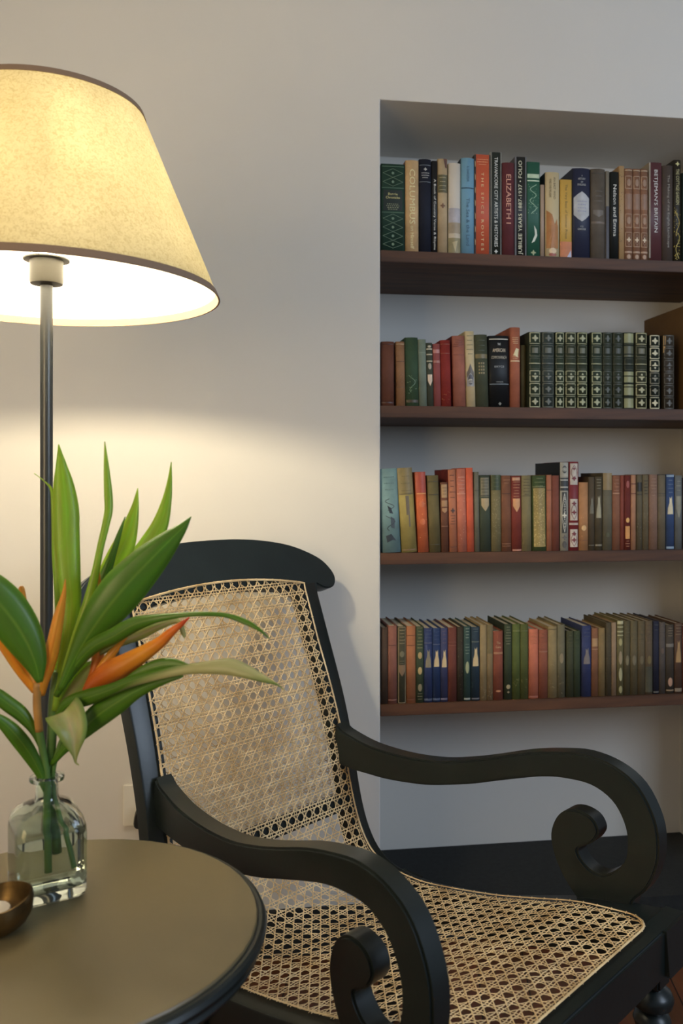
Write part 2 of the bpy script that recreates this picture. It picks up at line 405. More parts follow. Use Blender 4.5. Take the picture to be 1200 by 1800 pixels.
WHT = (215, 212, 200)
SHELF1 = [
 (669.5, 711.5, 288.6, (28, 55, 42), 'thick dark green book with rows of diamonds, leftmost on the topmost shelf',
   [('b', .03, .004, (75, 105, 80)), ('x', .105, .05, (95, 120, 95)), ('x', .205, .05, (95, 120, 95)), ('b', .275, .006, (60, 90, 68)), ('n',), ('p', .30, .535, (20, 34, 26), .8),
    ('t', 'Barrie', .345, .8, .028, (200, 190, 120)), ('t', 'Chronicles', .385, 1.2, .028, (200, 190, 120)), ('l', .46, .52, 4, (130, 135, 100)), ('b', .555, .006, (60, 90, 68)),
    ('x', .625, .05, (95, 120, 95)), ('x', .725, .05, (95, 120, 95)), ('x', .825, .05, (95, 120, 95)), ('x', .92, .045, (95, 120, 95))], dict(flat=True)),
 (712, 735.5, 283, (190, 155, 105), 'tan book with large pale vertical title, left of the navy one',
   [('v', 'COLUMBUS', .10, .70, .85, (232, 208, 150), 1), ('v', 'on Himself', .72, .97, .55, (232, 208, 150), 1)], dict(side=(120, 85, 65))),
 (736, 757.5, 281, (24, 28, 42), 'plain navy book with small pale title lines near its top',
   [('b', .065, .003, (110, 118, 125)), ('d', .11, .02, (170, 170, 165)), ('l', .15, .20, 3, (170, 170, 165)), ('b', .245, .003, (110, 118, 125))]),
 (758.5, 768.3, 283, (24, 24, 25), 'thin black book with white vertical script, beside the navy one',
   [('v', 'A Book of Country Verse & Rhyme', .2, .97, 1.0, WHT, 1)], dict(kind='paper', flat=True)),
 (769, 786, 280, (172, 148, 110), 'worn tan book with a dark olive band and stained top',
   [('p', .17, .36, (88, 82, 50)), ('l', .2, .33, 4, (180, 165, 120)), ('y', [(.1, .0), (.9, .0), (.9, .10), (.5, .09)], (92, 55, 38)), ('d', .5, .03, (120, 80, 50))]),
 (787.5, 809, 288, (198, 188, 172), 'off-white book whose spine ends in a faded landscape',
   [('p', .50, .66, (172, 166, 168)), ('p', .66, .78, (158, 140, 112)), ('p', .78, .83, (190, 175, 148)), ('p', .83, 1, (140, 128, 88)), ('y', [(-.4, .88), (.5, .86), (.1, .99)], (182, 166, 120))], dict(kind='paper', side=(135, 125, 80))),
 (809.5, 833, 279, (100, 148, 172), 'light blue book with a dark line across its upper third',
   [('v', 'R. SHAKESPEAR', .09, .25, .35, (60, 90, 115), 1), ('b', .315, .005, (30, 60, 80)), ('v', 'The Sea & the Land', .42, .92, .5, (62, 95, 120), 1)], dict(side=(20, 32, 40), kind='paper')),
 (833.7, 861.5, 272, (190, 78, 38), 'orange-red book with cream vertical title THE SPICE ROUTES',
   [('q', -1, -.82, 0, 1, (50, 38, 24)), ('q', .86, 1, 0, 1, (50, 38, 24)), ('l', .05, .10, 3, (232, 150, 95)), ('v', 'T H E   S P I C E   R O U T E S', .18, .96, .33, (240, 190, 130), 1)]
   + [('y', [(-.97, .06+.13*i), (-.84, .08+.13*i), (-.86, .13+.13*i), (-.96, .12+.13*i)], (165, 130, 85)) for i in range(7)], dict(flat=True, kind='paper', side=(50, 38, 24))),
 (862, 881, 268, (36, 42, 36), 'tallest black book in a white edged slipcase with pale vertical lettering',
   [('q', -1, -.8, 0, 1, (120, 116, 104)), ('q', .84, 1, 0, 1, (120, 116, 104)), ('v', 'TRAVANCORE CITY ARTISTS & HISTORIES', .05, .92, .62, (215, 215, 205), 1), ('d', .965, .02, (200, 200, 190))], dict(flat=True, kind='paper', side=(165, 160, 150))),
 (882, 903.5, 287, (92, 40, 44), 'maroon book with pale pink capitals, right of the tallest black slipcase',
   [('v', 'ELIZABETH I', .13, .66, .78, (222, 160, 130), 1)], dict(side=(70, 48, 60))),
 (904.5, 925, 276, (34, 34, 32), 'black book with white bold title of jubilee years, in grey slipcase',
   [('q', -1, -.74, 0, 1, (98, 96, 98)), ('q', .80, 1, 0, 1, (90, 90, 90)), ('v', 'JUBILEE YEARS 1887-1937 \u2022 FOLIO', .04, .985, .8, (222, 215, 180), -1)], dict(flat=True, kind='paper', side=(88, 84, 88))),
 (925.7, 948.5, 285, (30, 84, 64), 'emerald green book with pale swirling design and a white bird',
   [('b', .15, .022, (175, 195, 160)), ('b', .20, .006, (190, 205, 170)), ('k', .23, .55, (120, 160, 125), 60), ('c', .24, .38, (150, 185, 150)), ('c', .38, .55, (150, 185, 150)), ('y', [(.1, .67), (.5, .72), (.6, .78), (.2, .84), (-.3, .86), (.25, .78), (.3, .74)], (200, 205, 185)), ('d', .96, .03, (150, 160, 110))], dict(flat=True, kind='paper')),
 (949.5, 956, 325, (160, 135, 112), 'thin pinkish booklet squeezed right of the emerald green book', [], dict(kind='paper', flat=True)),
 (957.5, 982.5, 304, (190, 170, 125), 'cream book with brown title and an orange picture below',
   [('v', 'WIND OVER MALABAR', .08, .30, .3, (110, 90, 55), 1, -.35), ('v', 'AN EAST WIND', .06, .32, .3, (110, 90, 55), 1, .25), ('y', [(-.85, .45), (-.1, .5), (.3, .62), (.6, .55), (.8, .7), (.8, .9), (-.85, .9)], (172, 112, 48)), ('p', .62, .9, (176, 118, 55), .8), ('o', .93, .035, (215, 185, 140)), ('o', .975, .02, (150, 75, 55))], dict(side=(22, 24, 34), kind='paper')),
 (984, 1004.5, 316, (196, 152, 46), 'bright yellow book with an orange foot',
   [('p', .795, 1, (190, 105, 30), 1), ('v', 'The Very Best of Summer Prose', .06, .76, .5, (120, 98, 25), 1), ('y', [(.2, .99), (.9, .9), (.95, 1)], (170, 170, 190))], dict(kind='paper', flat=True)),
 (1005.5, 1036.5, 297, (36, 40, 62), 'thick navy book with an eight-sided silver label',
   [('t', 'A', .085, .12, .02, GREY), ('t', 'HISTORY', .12, .85, .024, GREY), ('t', 'OF', .155, .25, .02, GREY), ('t', 'ENGLAND', .185, .95, .024, GREY),
    ('y', [(-.45, .29), (0, .26), (.45, .29), (.88, .33), (.88, .52), (.45, .565), (0, .595), (-.45, .565), (-.88, .52), (-.88, .33)], (172, 172, 172)), ('l', .37, .48, 4, (130, 130, 165)), ('t', 'H.G.', .65, .35, .018, GREY), ('t', 'GARDNER', .68, .95, .022, GREY)], dict(kind='paper')),
 (1037.5, 1063, 298, (88, 78, 66), 'faded grey-brown cloth book with a ghosted gilt emblem',
   [('b', .05, .003, (70, 60, 50)), ('l', .25, .36, 3, (105, 98, 88)), ('s', .46, .54, (110, 100, 88)), ('b', .60, .012, (110, 95, 80))]),
 (1064.3, 1070.3, 301, (120, 112, 96), 'slim pale grey book squeezed right of the faded grey-brown cloth one', [('p', .4, 1, (66, 62, 66), 1)], dict(kind='paper', flat=True)),
 (1071.5, 1087, 302.7, (20, 24, 22), 'black book with white upper and lower case vertical title, on the topmost shelf',
   [('v', 'Nelson and Emma', .15, .74, .75, WHT, 1)], dict(kind='paper')),
 (1087.6, 1096.6, 292, (165, 130, 82), 'narrow mottled tan slipcase left of three matching brown volumes', [('k', .05, .95, (110, 80, 50), 30)], dict(kind='paper', flat=True, depth=.14)),
]
for i, (a, b_) in enumerate(((1097, 1111), (1111.8, 1124.8), (1125.4, 1137.8))):
    SHELF1.append((a, b_, 297+i*.6, (128, 88, 62), ['left', 'middle', 'right'][i]+' volume of the three small matching brown gilt books',
      [('b', .02, .006, (175, 145, 110)), ('f', .085, .22, (165, 130, 98), .0022), ('o', .155, .04, (150, 115, 85)), ('p', .285, .44, (140, 105, 80), .9), ('f', .28, .445, (160, 125, 100)),
       ('f', .50, .645, (165, 130, 98), .0022), ('o', .57, .04, (155, 120, 90)), ('f', .70, .855, (165, 130, 98), .0018), ('i', .72, .84, (150, 112, 82)), ('d', .78, .033, (205, 180, 145)), ('b', .915, .01, (170, 135, 105)), ('o', .965, .025, (165, 130, 98))], {}))
SHELF1 += [
 (1140.5, 1162.5, 286, (84, 44, 46), 'dark maroon book with grey vertical title on Britain',
   [('q', -1, -.8, 0, .97, (150, 135, 112)), ('v', "BETJEMAN'S BRITAIN", .075, .71, .72, (205, 200, 190), 1)], dict(flat=True, kind='paper', side=(150, 138, 118))),
 (1163.2, 1182, 292, (72, 60, 52), 'dark brown book with faint grey italic title on the English landscape',
   [('v', 'The Making of the English Landscape', .10, .86, .55, (150, 140, 125), 1)], dict(kind='paper')),
 (1182.8, 1196, 282, (40, 34, 22), 'tall dark book with yellow patterned strips near the right end of topmost shelf',
   [('v', 'THE COTTAGE GARDEN', .09, .44, .85, (190, 180, 120), 1), ('d', .04, .022, (190, 180, 110)), ('k', .47, .98, (190, 165, 50), 70), ('c', .5, .75, (180, 150, 45)), ('c', .72, .97, (185, 160, 60))], dict(kind='paper')),
 (1197, 1216, 305, (20, 32, 26), 'dark green book with pale panel, rightmost on the topmost shelf',
   [('l', .1, .3, 4, (140, 150, 130)), ('o', .42, .08, (130, 125, 100))], {}),
]
SHELF2 = [
 (670, 692.5, 601, (96, 55, 38), 'plain chocolate brown book, leftmost on the second shelf', [('b', .04, .004, (70, 38, 28)), ('b', .95, .01, (70, 38, 28))], {}),
 (695, 710.5, 601, (135, 95, 60), 'light brown cloth book right of the plain chocolate one',
   [('b', .04, .008, (165, 130, 85)), ('b', .31, .004, (100, 62, 38)), ('b', .71, .004, (110, 75, 48)), ('k', .4, .65, (150, 108, 68), 12)], dict(b=(697, 712.3))),
 (711.5, 733.5, 594, (50, 72, 48), 'thick moss green book with pale flowers on the lower spine',
   [('k', .55, .82, (110, 135, 95), 26), ('c', .55, .8, (95, 125, 88)), ('b', .93, .02, (68, 58, 38))], dict(b=(713, 736))),
 (734, 748, 597, (110, 122, 105), 'plain sage grey book beside the moss green one', [('b', .2, .004, (130, 142, 120))], dict(b=(736.5, 750.3))),
 (748.6, 759, 603, (62, 66, 52), 'slim olive book with cream flower panels, between sage and pink books',
   [('b', .1, .01, (190, 180, 150)), ('o', .06, .02, (175, 165, 135)), ('b', .185, .01, (170, 160, 130)), ('b', .29, .01, (170, 160, 130)), ('o', .37, .05, (165, 155, 130)), ('s', .5, .68, (215, 190, 160))], dict(b=(751, 762))),
 (760, 772.5, 605, (140, 70, 66), 'slim dusty pink book with two paler bands',
   [('b', .12, .03, (180, 115, 105)), ('b', .285, .02, (175, 110, 95))], dict(b=(762.6, 775))),
 (773.5, 790, 598.6, (130, 34, 24), 'bright red book with faint gilt spots on the second shelf', [('b', .06, .004, (150, 70, 40)), ('b', .2, .004, (150, 70, 40)), ('k', .7, .95, (165, 90, 45), 10)], dict(b=(775.5, 793))),
 (794, 815.5, 591, (150, 88, 68), 'faded rose brown book left of the cream arched one', [('b', .15, .004, (125, 62, 48)), ('b', .27, .004, (125, 62, 48)), ('l', .06, .12, 3, (125, 62, 50))], dict(b=(796.5, 818.5), side=(95, 25, 20))),
 (816, 832.5, 583, (190, 170, 125), 'cream book with a dark pointed arch picture on its spine',
   [('l', .06, .3, 5, (130, 120, 90)), ('p', .53, .73, (150, 145, 140), .8), ('y', [(-.8, .56), (0, .43), (.8, .56), (.8, .62), (0, .5), (-.8, .62)], (105, 95, 85)), ('o', .64, .07, (85, 80, 85)), ('o', .66, .03, (195, 185, 160))], dict(b=(819.5, 835.5))),
 (833, 855.5, 589, (68, 72, 52), 'olive green book with tan chequered block',
   [('b', .3, .03, (120, 105, 62))] + [('q', -.5+.35*j, -.28+.35*j, .385+.045*i, .41+.045*i, (150, 130, 80)) for i in range(4) for j in range(3)] + [('l', .08, .22, 3, (92, 95, 70))], dict(b=(836, 858.5))),
 (856.5, 894.5, 591, (17, 20, 22), 'thick black book with THE AMERICAN COMMONWEALTH in cream letters',
   [('b', .05, .008, (185, 180, 160)), ('t', 'THE', .12, .3, .03, WHT), ('t', 'AMERICAN', .205, 1.25, .05, (222, 200, 165)), ('t', 'COMMONWEALTH', .305, 1.5, .042, (190, 178, 150)), ('t', 'BRYCE', .435, .95, .026, GREY), ('t', 'WITH NOTES', .65, .7, .016, GREY), ('b', .68, .005, (120, 130, 135)), ('d', .955, .025, (120, 120, 110))], dict(b=(859.5, 895.5), kind='paper')),
 (896, 913.5, 576, (160, 88, 58), 'tall rust orange book with a gilt animal, topping its neighbours',
   [('l', .13, .2, 4, (230, 180, 125)), ('y', [(-.4, .34), (.1, .26), (.75, .27), (.6, .32), (.5, .38), (.1, .36), (-.5, .35)], (240, 200, 140)), ('b', .42, .009, (230, 180, 130)), ('l', .37, .39, 2, (220, 165, 115))], {}),
 (914.7, 924, 607, (82, 72, 38), 'narrow olive brown book just left of the green gilt set', [], dict(e=.03)),
]
SG = (118, 122, 92)
def green_set(c, kinds, fr=(158, 158, 118)):
    out = []; n = len(kinds)
    dim = tuple(int(v*.62) for v in fr)
    for i, k in enumerate(kinds):
        out.append(('n',)); v0 = .012+i*.985/n*1.02; v1 = v0+.985/n*.86
        col_ = fr if k.isupper() else dim
        if k in 'Dd': out += [('f', v0, v1, col_, .0024), ('d', (v0+v1)/2, (v1-v0)*.33, col_)]
        if k in 'Ll': out += [('f', v0, v1, dim, .0015), ('y', [(-.5, v0+.03), (.5, v0+.03), (.5, v1-.03), (-.5, v1-.03)], dim)]
        if k in 'Bb': out += [('f', v0, v1, dim, .001), ('b', (v0+v1)/2, .008, col_)]
        if k in 'Pp': out += [('p', v0, v1, col_, .9)]
    return out
gs = [((928.5, 950), 'DLBDDD', 'leftmost volume of the ornate dark green set on the second shelf', (46, 56, 40), (165, 162, 122)),
      ((951, 973.7), 'dlbddd', 'duller second volume of the ornate green set, beside its leftmost', (52, 60, 54), (150, 152, 125)),
      ((975, 991.3), 'DLBDDD', 'narrow third volume of the ornate green set, counted from the left', (44, 54, 36), (160, 160, 118)),
      ((992, 1012.3), 'DLBDDD', 'fourth volume of the ornate green set, counted from the left', (48, 54, 36), (150, 148, 108)),
      ((1013, 1032), 'DLBDDD', 'fifth volume of the ornate green set, left of the dark gap', (46, 52, 34), (158, 158, 112)),
      ((1038, 1057.7), 'DLBDDD', 'sixth volume of the ornate green set, just right of the dark gap', (44, 54, 40), (162, 162, 118)),
      ((1058.3, 1075.2), 'dlbddd', 'dim olive green seventh volume of the set, with faint panels', (44, 50, 36), (110, 115, 88)),
      ((1076, 1094.3), 'dlbddd', 'dim eighth volume of the green set, left of the pale panelled one', (44, 50, 34), (105, 108, 78)),
      ((1095.3, 1113.6), 'PpbPPP', 'green book with solid pale gilt panels in place of diamond motifs', (36, 42, 32), (138, 138, 92)),
      ((1115, 1137), 'DLBDDD', 'broad tenth volume of the green set, with crisp lower diamonds', (46, 48, 30), (165, 158, 110)),
      ((1140, 1159.3), 'DDDddD', 'dark green book with bright cream squares, in front of the brown box', (24, 30, 20), (195, 185, 145)),
      ((1165, 1184.5), 'dddddd', 'rightmost ornate book, brownish with a pale strip on its left edge', (52, 44, 32), (125, 115, 95))]
for i, (xx, kk, lb, cc, fr) in enumerate(gs):
    SHELF2.append((xx[0], xx[1], (584 if i < 10 else 588)+i*.12, cc, lb, green_set(cc, kk, fr) + ([('y', [(-1, .01), (-.6, .01), (-.7, .2), (-1, .25)], (170, 130, 70))] if i == 11 else []), dict(bands=6, flat=False)))
SHELF3 = [
 (669.5, 694, 824.5, (98, 128, 130), 'pale blue book leaning left with dark blue figures, leftmost on the third shelf',
   [('l', .1, .25, 3, (80, 108, 112)), ('c', .36, .5, (55, 62, 68)), ('y', [(-.3, .44), (.1, .47), (.3, .54), (-.1, .53)], (40, 48, 58)), ('y', [(0, .57), (.45, .6), (.4, .72), (0, .7)], (58, 70, 78)), ('c', .56, .74, (45, 52, 60)), ('y', [(-.6, .8), (0, .78), (.5, .86), (.1, .85), (-.5, .88)], (42, 50, 58))], dict(b=(673, 704.5))),
 (697, 724, 823, (140, 125, 62), 'mustard olive book with a tall grey picture, leaning left',
   [('p', .0, .3, (120, 105, 60), 1), ('l', .1, .27, 3, (95, 82, 45)), ('b', .31, .008, (95, 82, 48)), ('q', -.15, .3, .33, .56, (98, 88, 72)), ('q', .12, .3, .5, .7, (98, 88, 72)), ('b', .97, .008, (110, 85, 50))], dict(b=(706.5, 733))),
 (727, 749.3, 830, (175, 82, 38), 'worn orange book leaning left, left of the plain olive one',
   [('p', .0, .26, (160, 62, 38), 1), ('b', .27, .006, (200, 135, 70)), ('k', .3, .9, (205, 130, 60), 16), ('o', .4, .04, (190, 95, 40)), ('o', .62, .04, (190, 95, 40))], dict(b=(735.5, 753.5))),
 (750.5, 770, 836, (92, 82, 48), 'plain dark olive book left of the brown panelled one', [('b', .08, .006, (70, 62, 36)), ('b', .25, .006, (70, 62, 36)), ('b', .9, .005, (72, 64, 38))], dict(b=(755, 774.5))),
 (773, 787, 848, (98, 60, 42), 'short brown book with cream upper panels on the third shelf',
   [('p', .03, .22, (165, 130, 85), .8), ('p', .26, .35, (160, 120, 78), .8), ('s', .37, .44, (165, 122, 80)), ('b', .63, .005, (140, 95, 70)), ('l', .08, .17, 3, (110, 75, 48))], dict(b=(776, 788.5))),
 (786.5, 800.7, 825.6, (165, 100, 68), 'salmon book with a small dark ship emblem halfway down',
   [('l', .07, .34, 5, (85, 50, 42)), ('d', .5, .035, (75, 55, 48)), ('l', .56, .66, 4, (90, 60, 48)), ('b', .94, .004, (110, 60, 40))], dict(b=(790, 803.3), side=(105, 30, 22))),
 (801, 817.7, 824.5, (178, 100, 75), 'peach pink book with pale worn patches',
   [('l', .1, .28, 5, (210, 150, 125)), ('b', .3, .005, (205, 140, 110)), ('k', .35, .95, (210, 150, 115), 16)], dict(b=(804.6, 820.6))),
 (818.2, 830.5, 822.6, (198, 82, 45), 'vivid plain orange book on the third shelf', [], dict(b=(821.3, 833.3))),
 (832, 841.5, 830, (100, 98, 82), 'slim plain grey book right of the vivid orange one', [('b', .23, .006, (80, 78, 66))], dict(b=(834.6, 843))),
 (842, 860, 836, (58, 66, 52), 'dark green book with a cream title panel and cream shield',
   [('p', .03, .28, (120, 112, 85), .78), ('l', .06, .22, 5, (60, 64, 48)), ('b', .265, .005, (40, 46, 36)), ('s', .3, .47, (170, 148, 105))], dict(b=(844, 862.7))),
 (862.5, 880, 835, (112, 102, 66), 'speckled olive book with a green top, left of the plain brown one',
   [('p', .0, .2, (62, 72, 42), 1), ('l', .05, .15, 3, (92, 98, 62)), ('k', .24, .9, (150, 138, 95), 60)], dict(b=(863.6, 880.6))),
 (880.7, 897, 836, (115, 72, 48), 'plain chestnut book left of the red-brown shield one', [('b', .24, .004, (75, 42, 28)), ('l', .06, .1, 2, (165, 115, 75)), ('b', .9, .004, (145, 95, 62)), ('b', .93, .003, (145, 95, 62))], dict(b=(881.6, 898.6))),
 (897.8, 914.8, 837, (120, 48, 36), 'red-brown book with a bright tan shield on its spine',
   [('p', .02, .06, (190, 140, 100), .8), ('l', .08, .27, 6, (185, 130, 90)), ('s', .3, .48, (210, 150, 92)), ('b', .985, .01, (180, 120, 95))], dict(b=(899.5, 916.7))),
 (915.6, 933, 836, (122, 110, 72), 'faded khaki book right of the red-brown shield one', [('l', .05, .25, 6, (95, 82, 52)), ('b', .27, .004, (90, 76, 46))], dict(b=(917, 933.8))),
 (934, 958.8, 836, (62, 76, 40), 'green book with a broad gold speckled panel',
   [('l', .04, .14, 3, (125, 130, 80)), ('b', .15, .004, (130, 130, 80)), ('p', .165, .945, (150, 128, 62), .84), ('k', .18, .93, (210, 185, 110), 160)], dict(b=(935.8, 960.2))),
 (959.9, 969, 835, (160, 98, 66), 'slim salmon brown book right of the gold speckled one', [('b', .2, .004, (120, 70, 48))], dict(b=(960.5, 969.4))),
 (969.6, 982, 836, (118, 64, 48), 'plain dull maroon book left of the tall grey ornate one', [], dict(b=(970, 982.6))),
 (983.8, 998.4, 813, (150, 145, 128), 'tall grey ornate book with black sides, left of its red twin',
   [('p', .0, .16, (165, 160, 142), .95), ('o', .08, .045, (80, 78, 72)), ('o', .08, .025, (185, 180, 160)), ('p', .175, .32, (58, 60, 60), .95), ('b', .2, .006, (190, 185, 170)), ('b', .28, .006, (190, 185, 170)), ('p', .335, .8, (62, 62, 58), .6), ('i', .35, .79, (205, 200, 180)), ('v', 'ROMANCES', .4, .74, .45, (205, 200, 180), 1), ('d', .6, .03, (205, 200, 180)), ('d', .85, .03, (95, 90, 82)), ('o', .93, .04, (80, 75, 68))], dict(side=(20, 22, 22), kind='paper', depth=.19)),
 (999.4, 1016.2, 811.7, (118, 34, 38), 'tall crimson book with white scrollwork, highest on the third shelf',
   [('p', .02, .26, (190, 178, 160), .78), ('i', .04, .2, (118, 34, 38)), ('d', .08, .02, (118, 34, 38)), ('d', .19, .03, (118, 34, 38)), ('n',), ('p', .42, .66, (190, 178, 160), .78), ('d', .47, .03, (118, 34, 38)), ('i', .47, .65, (118, 34, 38)), ('d', .57, .03, (118, 34, 38)), ('b', .7, .012, (185, 165, 150)), ('n',), ('p', .76, .96, (190, 178, 160), .78), ('d', .81, .03, (118, 34, 38)), ('i', .8, .95, (118, 34, 38)), ('d', .88, .03, (118, 34, 38))], dict(kind='paper', depth=.19)),
 (1017, 1033.2, 848, (170, 118, 70), 'short tan orange book right of the crimson one', [('o', .67, .04, (215, 170, 105)), ('b', .85, .004, (130, 80, 45)), ('k', .5, .8, (200, 150, 90), 10)], {}),
 (1034, 1044.5, 838.5, (80, 68, 50), 'slim dark brown book with a faint grey figure, paired with its neighbour', [('g', .28, .5, (115, 108, 85)), ('b', .93, .005, (110, 100, 80))], {}),
 (1045.2, 1057.8, 838, (78, 68, 48), 'dark brown book with a cream figure on the upper spine', [('l', .04, .16, 4, (150, 142, 110)), ('g', .26, .56, (165, 155, 120)), ('b', .93, .012, (120, 110, 90))], {}),
 (1059, 1075.2, 831.5, (98, 92, 72), 'grey-olive book with a buff top, taller than those around it', [('p', .0, .22, (145, 122, 78), .95), ('o', .8, .03, (75, 72, 40))], {}),
 (1075.8, 1089.2, 836, (132, 84, 58), 'rosy brown book with pale bands near its top', [('l', .06, .2, 4, (175, 120, 85)), ('b', .24, .008, (180, 130, 95))], {}),
 (1089.8, 1096, 836, (130, 62, 44), 'very thin rust book left of the dark red one', [], {}),
 (1096.7, 1107.8, 836, (100, 36, 26), 'slim dark red book with golden panels on its lower half', [('o', .12, .05, (160, 70, 52)), ('o', .6, .035, (225, 165, 75)), ('p', .68, .85, (205, 140, 60), .7), ('l', .88, .95, 3, (185, 120, 80))], {}),
 (1108.4, 1117, 835, (165, 115, 80), 'slim tan book right of the dark red golden one', [('b', .12, .006, (110, 60, 45)), ('b', .25, .006, (110, 60, 45))], {}),
 (1118.4, 1128.2, 835, (92, 82, 60), 'slim grey-brown book with black title block, left of a like one', [('p', .1, .22, (48, 42, 32), .9), ('b', .26, .005, (60, 52, 38)), ('k', .6, .9, (125, 116, 90), 10)], {}),
 (1128.8, 1139.2, 835, (102, 90, 64), 'slim khaki book with black title lines, left of the mauve one', [('l', .08, .25, 5, (48, 42, 32)), ('k', .35, .9, (130, 118, 90), 14)], {}),
 (1140.2, 1155, 834, (130, 98, 78), 'mauve brown book with banded top on the third shelf', [('l', .06, .28, 6, (165, 130, 105)), ('k', .4, .95, (150, 112, 88), 14)], {}),
 (1155.7, 1169, 835, (104, 92, 70), 'plain grey-khaki book left of the blue one', [('b', .25, .004, (85, 75, 56)), ('b', .28, .004, (85, 75, 56))], {}),
 (1170, 1184.3, 834, (52, 72, 108), 'blue book with a cream figure on its upper spine, third shelf', [('b', .02, .014, (130, 150, 165)), ('l', .08, .24, 4, (110, 130, 150)), ('g', .3, .53, (215, 200, 160)), ('b', .975, .015, (130, 150, 165))], {}),
 (1185.5, 1198, 836, (100, 102, 98), 'grey-blue book with a pale oval, right of the blue one', [('l', .08, .2, 3, (150, 148, 130)), ('s', .28, .58, (140, 135, 112))], {}),
 (1199, 1213, 840, (52, 44, 40), 'dark book, rightmost on the third shelf', [], {}),
]
FIG = (205, 180, 130)
